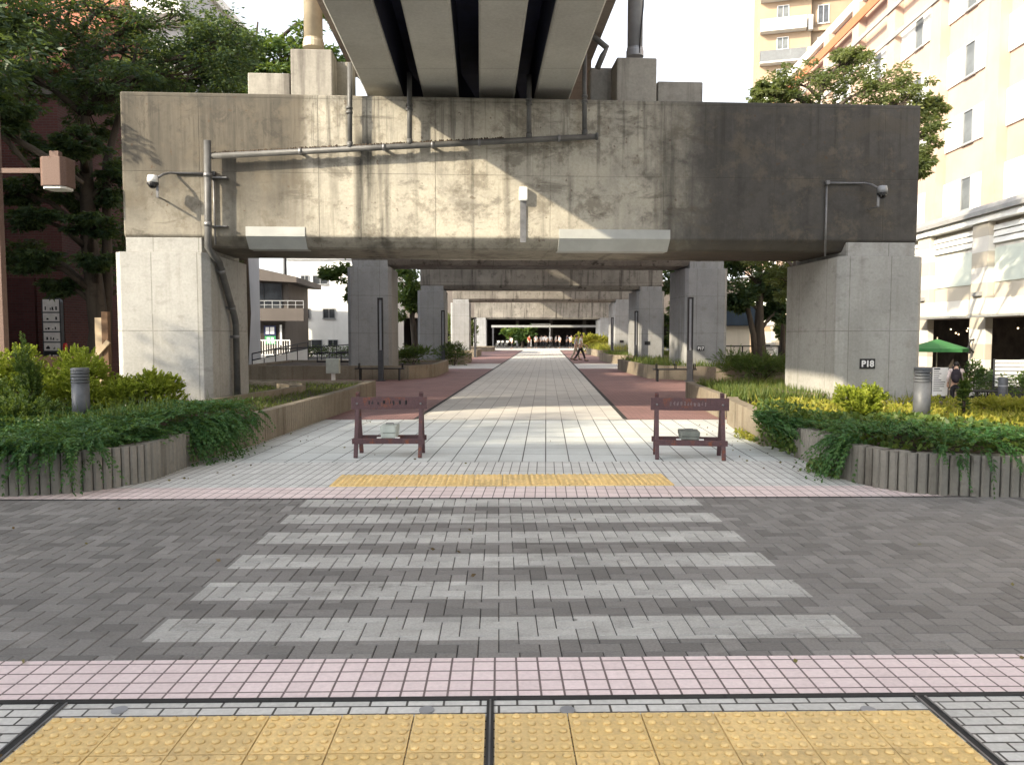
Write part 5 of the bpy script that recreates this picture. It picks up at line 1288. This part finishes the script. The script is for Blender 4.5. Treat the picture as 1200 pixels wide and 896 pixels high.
tree('street_tree', 'broad green tree showing above the dark end of the front crossbeam', (W(926, 430, 25).x, 25, LOW),
     [(935, 98, 0, 42, 24), (985, 82, 0, 40, 22), (1030, 98, -.5, 42, 28), (1065, 118, -1, 36, 28), (1080, 160, -1, 24, 26), (1078, 195, -1, 14, 14), (905, 112, 0, 26, 12), (985, 120, 0, 60, 22), (925, 330, 1, 26, 22), (905, 300, 1, 30, 20), (1092, 125, -.5, 16, 12), (1000, 66, 0, 26, 9), (893, 104, 0, 16, 8)], 'lf_olive', 26, 75, .14, .028, .2, sub=.27)
tree('street_tree', 'forked dark tree between the two columns marked P18 and P17', (W(889, 430, 33).x, 33, LOW),
     [(880, 325, 0, 34, 24), (912, 330, 0, 24, 20), (865, 350, 0, 20, 16), (890, 270, 0, 50, 34), (915, 365, 1, 20, 14), (860, 300, 0, 24, 20), (900, 340, 1, 24, 20)], 'lf_dark', 14, 150, .22, .05, .24,
     forks=[([(0, 0, .5), (-.25, 0, 2.6), (-.75, .1, 4.8)], [.2, .14, .07])])
tree('street_tree', 'thin tree with a straight trunk beside the small notice board', (W(915, 430, 35).x, 35, LOW),
     [(920, 325, 1, 26, 22), (940, 300, 1, 30, 24), (918, 385, 2, 14, 10)], 'lf_mid', 8, 110, .22, .05, .13)
tree('street_tree', 'tree behind the P17 column filling the gap to the third pier', (W(787, 430, 46).x, 46, LOW),
     [(786, 335, 0, 16, 24), (790, 370, 0, 14, 16), (800, 300, 0, 30, 30), (784, 398, 0, 8, 10)], 'lf_dark', 8, 110, .3, .07, .2)
tree('street_tree', 'tree filling the gap between the second and third piers by the black railings', (W(484, 430, 47).x, 47, -.02),
     [(482, 330, 0, 14, 22), (476, 360, 0, 10, 20), (488, 350, 0, 8, 16), (470, 300, 0, 30, 25)], 'lf_mid', 8, 110, .3, .07, .2)
tree('street_tree', 'tree whose leafy branch hangs in front of the white building', (W(432, 430, 37).x, 37, -.02),
     [(398, 318, -1, 20, 13), (384, 322, -1, 10, 8), (410, 342, -1, 7, 10), (430, 295, 0, 34, 24)], 'lf_mid', 8, 90, .24, .05, .2)
tree('street_tree', 'dark far tree behind the height bar', (W(612, 400, 104).x, 104, -.02), [(610, 392, 0, 12, 9), (600, 388, 0, 9, 7), (618, 389, 0, 8, 6)], 'lf_mid', 8, 110, .6, .15, .2)

tree('tall_tree', 'very dark dense tree filling the space over the brown stained end of the crossbeam', (W(190, 400, 24.5).x, 24.5, -.02),
     [(185, 75, 0, 55, 32), (245, 55, 0, 42, 30), (215, 95, 0, 70, 22), (170, 95, -.5, 40, 26), (260, 85, .5, 40, 26), (160, 305, 0, 50, 40), (225, 315, 0, 46, 40), (250, 230, .5, 40, 40), (190, 180, 0, 60, 50), (235, 205, 0, 45, 36), (190, 250, 0, 40, 34), (250, 262, .5, 36, 30), (215, 150, 1, 55, 36)], 'lf_dark', 16, 170, .17, .03, .26, droop=.3, flat=.3)  # lower crown parts hidden by the beam, added to shade path and second pier
for lb, y_, ms in (('unseen tree added to shade the plaza, the taller one by the shading block', -1.2, [(0, 0, 5.5, 2.4), (1, 1.2, 7.5, 2.2), (-.6, -1.4, 8.6, 2.2), (.4, .2, 10, 1.7), (.2, -2.4, 6.5, 2)]), ('unseen tree added to shade the path, in line with the brown street lamp', 12.2, [(0, 0, 7.0, 2.0), (.3, 1.5, 9.0, 2.2), (-.5, -.3, 10.2, 1.9), (.3, 2.0, 6.2, 1.8)]), ('unseen tree added to shade the planter and plaza, the lower rounder one', 3.0, [(0, 0, 4.2, 2.0), (.5, 1.1, 6.0, 1.7), (-.4, -1.0, 6.6, 1.9), (.2, .2, 7.6, 1.6), (.2, 1.9, 8.0, 1.7), (0, 3.0, 6.8, 1.5)])):  # unseen trees added for the shade they cast on plaza, planter and path
    t = thing('tall_tree', lb, 'tree', (-14.2, y_, -.02)); L = Leaves(); mb = MB(); mb.tube([(0, 0, 0), (.1, 0, 3), (.2, .1, 6.5)], [.24, .17, .05], 9)
    for (x, y, z, r_) in ms:
        mb.tube([(.1, 0, z*.45), (x*.6, y*.6, z*.8), (x, y, z)], [.1, .07, .02], 6)
        for q in range(16):
            d = rng.normal(size=3); d /= np.linalg.norm(d); L.clumps([(x+d[0]*r_*.8, y+d[1]*r_*.8, z+d[2]*r_*.7, r_*.45, r_*.45, r_*.35)], 120, .2, .05)
    mb.build('trunk', M['bark'], t); L.build('crown', M['lf_mid'], t)
# ================================================================== people
M['skin'] = plain('skin', (.52, .33, .24), .6, 0, .08, 8)
M['hair'] = plain('black_hair', (.02, .017, .016), .6, 0, .3, 30)
for nm, col in (('white_shirt', (.72, .72, .72)), ('pinkish_shirt', (.62, .52, .50)), ('black_trousers', (.02, .02, .024)), ('grey_shirt', (.34, .35, .37)), ('beige_trousers', (.4, .35, .28)), ('navy_shirt', (.04, .05, .09)), ('red_shirt', (.38, .08, .05)), ('black_bag', (.022, .017, .024))):
    M[nm] = plain(nm, col, .85, 0, .15, 12)
def skin_mesh(name, verts, edges, radii, mat, parent, root=0, sub=1):
    me = bpy.data.meshes.new(name); me.from_pydata([tuple(v) for v in verts], edges, []); me.materials.append(mat)
    o = bpy.data.objects.new(name, me); C.objects.link(o); o.parent = parent
    md = o.modifiers.new('Skin', 'SKIN'); md.use_smooth_shade = True
    sv = me.skin_vertices[0].data
    for i, r in enumerate(radii): sv[i].radius = (r, r) if not isinstance(r, tuple) else r; sv[i].use_root = (i == root)
    if sub: s_ = o.modifiers.new('Sub', 'SUBSURF'); s_.levels = sub; s_.render_levels = sub
    return o
def person(label, loc, rz, shirt, trousers, stride=.28, bow=0.0, arms=.15, h=1.68, group=None, bend=.15, fingers=True, sleeve=.55):
    t = thing('person', label, 'person', loc, rz, group); k = h/1.68
    def V(x, y, z): return Vector((x, y, z))*k
    b = bow
    pel = V(0, 0, .90); sp = V(0, -.02-b*.25, 1.10); ch = V(0, -.03-b*.6, 1.30); nk = V(0, -.05-b*1.0, 1.44-b*.12); hc = V(0, -.085-b*1.55, 1.555-b*.30); ht = V(0, -.075-b*1.75, 1.65-b*.36)
    v = [pel, sp, ch, nk, hc, ht]; e = [(0, 1), (1, 2), (2, 3), (3, 4), (4, 5)]; r = [.125, .118, .135, .052, .088, .062]
    v.append(hc+V(0, -.098, -.012)); e.append((4, 6)); r.append(.012)                      # nose
    arm, leg = {}, {}
    for s in (-1, 1):
        sw = arms*s; sh = ch+V(.185*s, .01, .07); el = sh+V(.055*s, .02+sw*.5, -.28); wr = el+V(.01*s, -.06-bend+sw*.7, -.22+bend*.4); hd = wr+V(0, -.03, -.075)
        i = len(v); v += [sh, el, wr, hd]; e += [(2, i), (i, i+1), (i+1, i+2), (i+2, i+3)]; r += [.055, .043, .030, .033]; arm[s] = (sh, el, wr)
        if fingers:
            for q, (ox, ln) in enumerate(((-.024, .062), (-.008, .074), (.008, .07), (.024, .055))):
                j = len(v); v += [hd+V(ox, -.012, -.03), hd+V(ox, -.02, -.03-ln*.6), hd+V(ox, -.034, -.03-ln)]; e += [(i+3, j), (j, j+1), (j+1, j+2)]; r += [.0095, .0085, .007]
            j = len(v); v += [hd+V(-.02*s, -.035, .015), hd+V(-.03*s, -.055, -.02)]; e += [(i+3, j), (j, j+1)]; r += [.011, .009]
        f = stride*s; hp = V(.092*s, 0, .86); kn = V(.10*s, -f*.42-.03, .47); an = V(.10*s, -f*.85+(.06 if f < 0 else 0), .085+(.03 if f < 0 else 0)); to = an+V(.01*s, -.17, -.05)
        i = len(v); v += [hp, kn, an, to]; e += [(0, i), (i, i+1), (i+1, i+2), (i+2, i+3)]; r += [.088, .058, .042, .036]; leg[s] = (hp, kn, an, to)
    skin_mesh('body', v, e, [(x*k) for x in r], M['skin'], t, 0, 1)
    # clothes
    v = [pel+V(0, 0, -.02), sp, ch, ch+V(0, -.015, .10)]; e = [(0, 1), (1, 2), (2, 3)]; r = [.148, .138, .155, .075]
    for s in (-1, 1):
        sh, el, wr = arm[s]; i = len(v); v += [sh, sh.lerp(el, sleeve if sleeve < 1 else 1)]; e += [(2, i), (i, i+1)]; r += [.07, .06]
        if sleeve >= 1: v.append(el.lerp(wr, .85)); e.append((i+1, i+2)); r.append(.045)
    skin_mesh('shirt', v, e, [x*k for x in r], M[shirt], t, 0, 1)
    v = [pel+V(0, .01, .04), pel+V(0, .01, -.03)]; e = [(0, 1)]; r = [.132, .14]
    for s in (-1, 1):
        hp, kn, an, to = leg[s]; i = len(v); v += [hp+V(0, .005, -.03), kn, an+V(0, 0, .02)]; e += [(1, i), (i, i+1), (i+1, i+2)]; r += [.10, .074, .062]
    skin_mesh('trousers', v, e, [x*k for x in r], M[trousers], t, 0, 1)
    for s in (-1, 1):
        hp, kn, an, to = leg[s]; mb = MB(); mb.tube([an+V(0, .055, -.045), an+V(0, .0, -.035), to+V(0, -.04, -.008)], [.035*k, .045*k, .03*k], 8); mb.build('shoe', M['black'], t)
    mb = MB(); up = (ht-hc).normalized(); cc = hc+up*.035*k+Vector((0, .022*k, 0)); mb.ball(cc, (.093*k, .098*k, .098*k), 14, 9); mb.build('hair', M['hair'], t)
    for s in (-1, 1):
        mb = MB(); mb.ball(hc+V(.034*s, -.088, .012), .011*k, 6, 4); mb.build('eye', M['black'], t)
        mb = MB(); mb.ball(hc+V(.09*s, .0, 0), (.012*k, .02*k, .03*k), 6, 5); mb.build('ear', M['skin'], t)
    mb = MB(); mb.ball(hc+V(0, -.09, -.042), (.022*k, .006*k, .006*k), 6, 4); mb.build('mouth', M['red_paint'], t)
    return t, ch, sp, k
pp = floorp(1120.5, 26.3)
t, ch, sp, k = person('person in pale loose shirt and dark trousers walking head bowed past the menu board', pp, R(150), 'pinkish_shirt', 'black_trousers', .16, .07, .12, 1.66, sleeve=1.0)
bp_ = thing('backpack', 'dark purplish backpack on the walking person', 'bag', t.location, t.rotation_euler.z)
mb = MB(); mb.ball((0, .20, 1.17), (.16, .10, .25), 16, 11); mb.build('pack', M['black_bag'], bp_)
mb = MB(); mb.ball((0, .28, 1.08), (.11, .05, .13), 12, 8); mb.build('pocket', M['black_bag'], bp_)
for s in (-1, 1):
    mb = MB(); mb.tube([(.09*s, .17, 1.36), (.11*s, .07, 1.48), (.12*s, -.10, 1.47), (.125*s, -.20, 1.32), (.12*s, -.12, 1.08), (.1*s, .12, 1.0)], .02, 6); mb.build('strap', M['black_bag'], bp_)
G_ = 'people walking on the path'
person('person in white shirt and black trousers striding on the red brick paving', (W(680, 420, 48).x, 48, .01), R(75), 'white_shirt', 'black_trousers', .34, 0, .2, 1.70, G_)
person('person in pale grey top walking just behind the striding white shirt', (W(674.5, 420, 50).x, 50, .01), R(80), 'grey_shirt', 'beige_trousers', .28, 0, .15, 1.64, G_)
G2 = 'people gathered at the far end'
pr_, *_ = person('person in white shirt among the distant group under the height bar', (W(628, 400, 95).x, 95, .0), R(10), 'white_shirt', 'black_trousers', .1, .02, .1, 1.66, G2, fingers=False)
for px, Y, rz in ((634, 97, 40), (640, 96, -30), (645, 98, 160), (651, 97, 80), (656, 95, -60), (637, 99, 120), (669, 94, 20)):
    dup(pr_, (W(px, 400, Y).x, Y, 0), R(rz))
person('person in red brown top standing near the dark far tree', (W(620, 400, 93).x, 93, 0), R(30), 'red_shirt', 'black_trousers', .1, 0, .1, 1.62, G2, fingers=False)
person('person in white shirt seated apart, nearer the tall pale bush', (W(600, 400, 92).x, 92, 0), R(-50), 'white_shirt', 'black_trousers', .25, .15, .1, 1.5, G2, fingers=False)
person('person in navy top at the dark end close to the far column', (W(664, 400, 97).x, 97, 0), R(90), 'navy_shirt', 'black_trousers', .2, 0, .1, 1.7, G2, fingers=False)

# scattered dry leaves on the paving
fl_ = Leaves(); n_ = 130
P = np.column_stack([rng.uniform(-5, 5, n_), rng.uniform(2.7, 15, n_), np.full(n_, .012)])
k_ = rng.random(n_) < .5; P[k_, 0] = np.where(rng.random(k_.sum()) < .5, -3.6, 3.4)+rng.normal(size=k_.sum())*.35; P[k_, 1] = rng.uniform(8.3, 14, k_.sum())
fl_.put(P, np.column_stack([rng.normal(size=n_), rng.normal(size=n_), rng.uniform(0, .25, n_)]), rng.uniform(.02, .05, n_), .012)
M['lf_dry'] = leaf_mat('dry_leaves', (.06, .035, .015), (.13, .08, .03), (.16, .15, .04), .1)
o_ = fl_.build('fallen_leaves', M['lf_dry']); o_['kind'] = 'stuff'

# bicycles parked at the far end
def bicycle(label, loc, rz):
    t = thing('bicycle', label, 'bicycle', loc, rz, 'bicycles parked at the far end')
    for x in (-.52, .52):
        mb = MB(); mb.tube([(x+.33*math.cos(2*math.pi*i/18), 0, .34+.33*math.sin(2*math.pi*i/18)) for i in range(19)], .018, 6, False); wl = mb.build('wheel', M['black'], t)
        mb = MB()
        for i in range(6): a = math.pi*i/6; mb.tube([(x+.32*math.cos(a), 0, .34+.32*math.sin(a)), (x-.32*math.cos(a), 0, .34-.32*math.sin(a))], .004, 4)
        mb.build('spokes', M['alu'], wl)
    mb = MB()
    for a, b in (((-.52, .34), (-.05, .33)), ((-.05, .33), (.38, .72)), ((-.05, .33), (-.2, .82)), ((-.52, .34), (-.17, .7)), ((-.17, .7), (.40, .80)), ((.52, .34), (.36, .98))): mb.tube([(a[0], 0, a[1]), (b[0], 0, b[1])], .018, 6)
    mb.build('frame', M['alu'], t)
    mb = MB(); mb.tube([(.28, -.27, 1.0), (.36, -.1, 1.0), (.36, .1, 1.0), (.28, .27, 1.0)], .014, 6); mb.build('handlebar', M['black'], t)
    mb = MB(); mb.ball((-.22, 0, .86), (.13, .08, .04), 8, 5); mb.build('saddle', M['black'], t)
    mb = MB(); mb.box(.5, .78, -.16, .16, .68, .70); mb.box(.5, .52, -.16, .16, .70, .92); mb.box(.76, .78, -.16, .16, .70, .92); mb.box(.52, .76, -.16, -.14, .70, .92); mb.box(.52, .76, .14, .16, .70, .92); mb.build('basket', M['white_paint'], t)
    return t
bk0 = bicycle('bicycle with a white basket in the parked row by the tall pale bush', (W(583, 400, 97).x, 97, .004), R(75))
for px, Y, rz in ((588, 97.5, 80), (593, 97, 70), (606, 96.5, 100), (676, 98, 85), (683, 98.5, 95), (690, 98, 78)):
    dup(bk0, (W(px, 400, Y).x, Y, .004), R(rz), 'bicycle with a white basket in the parked row by the far column' if px > 660 else None)
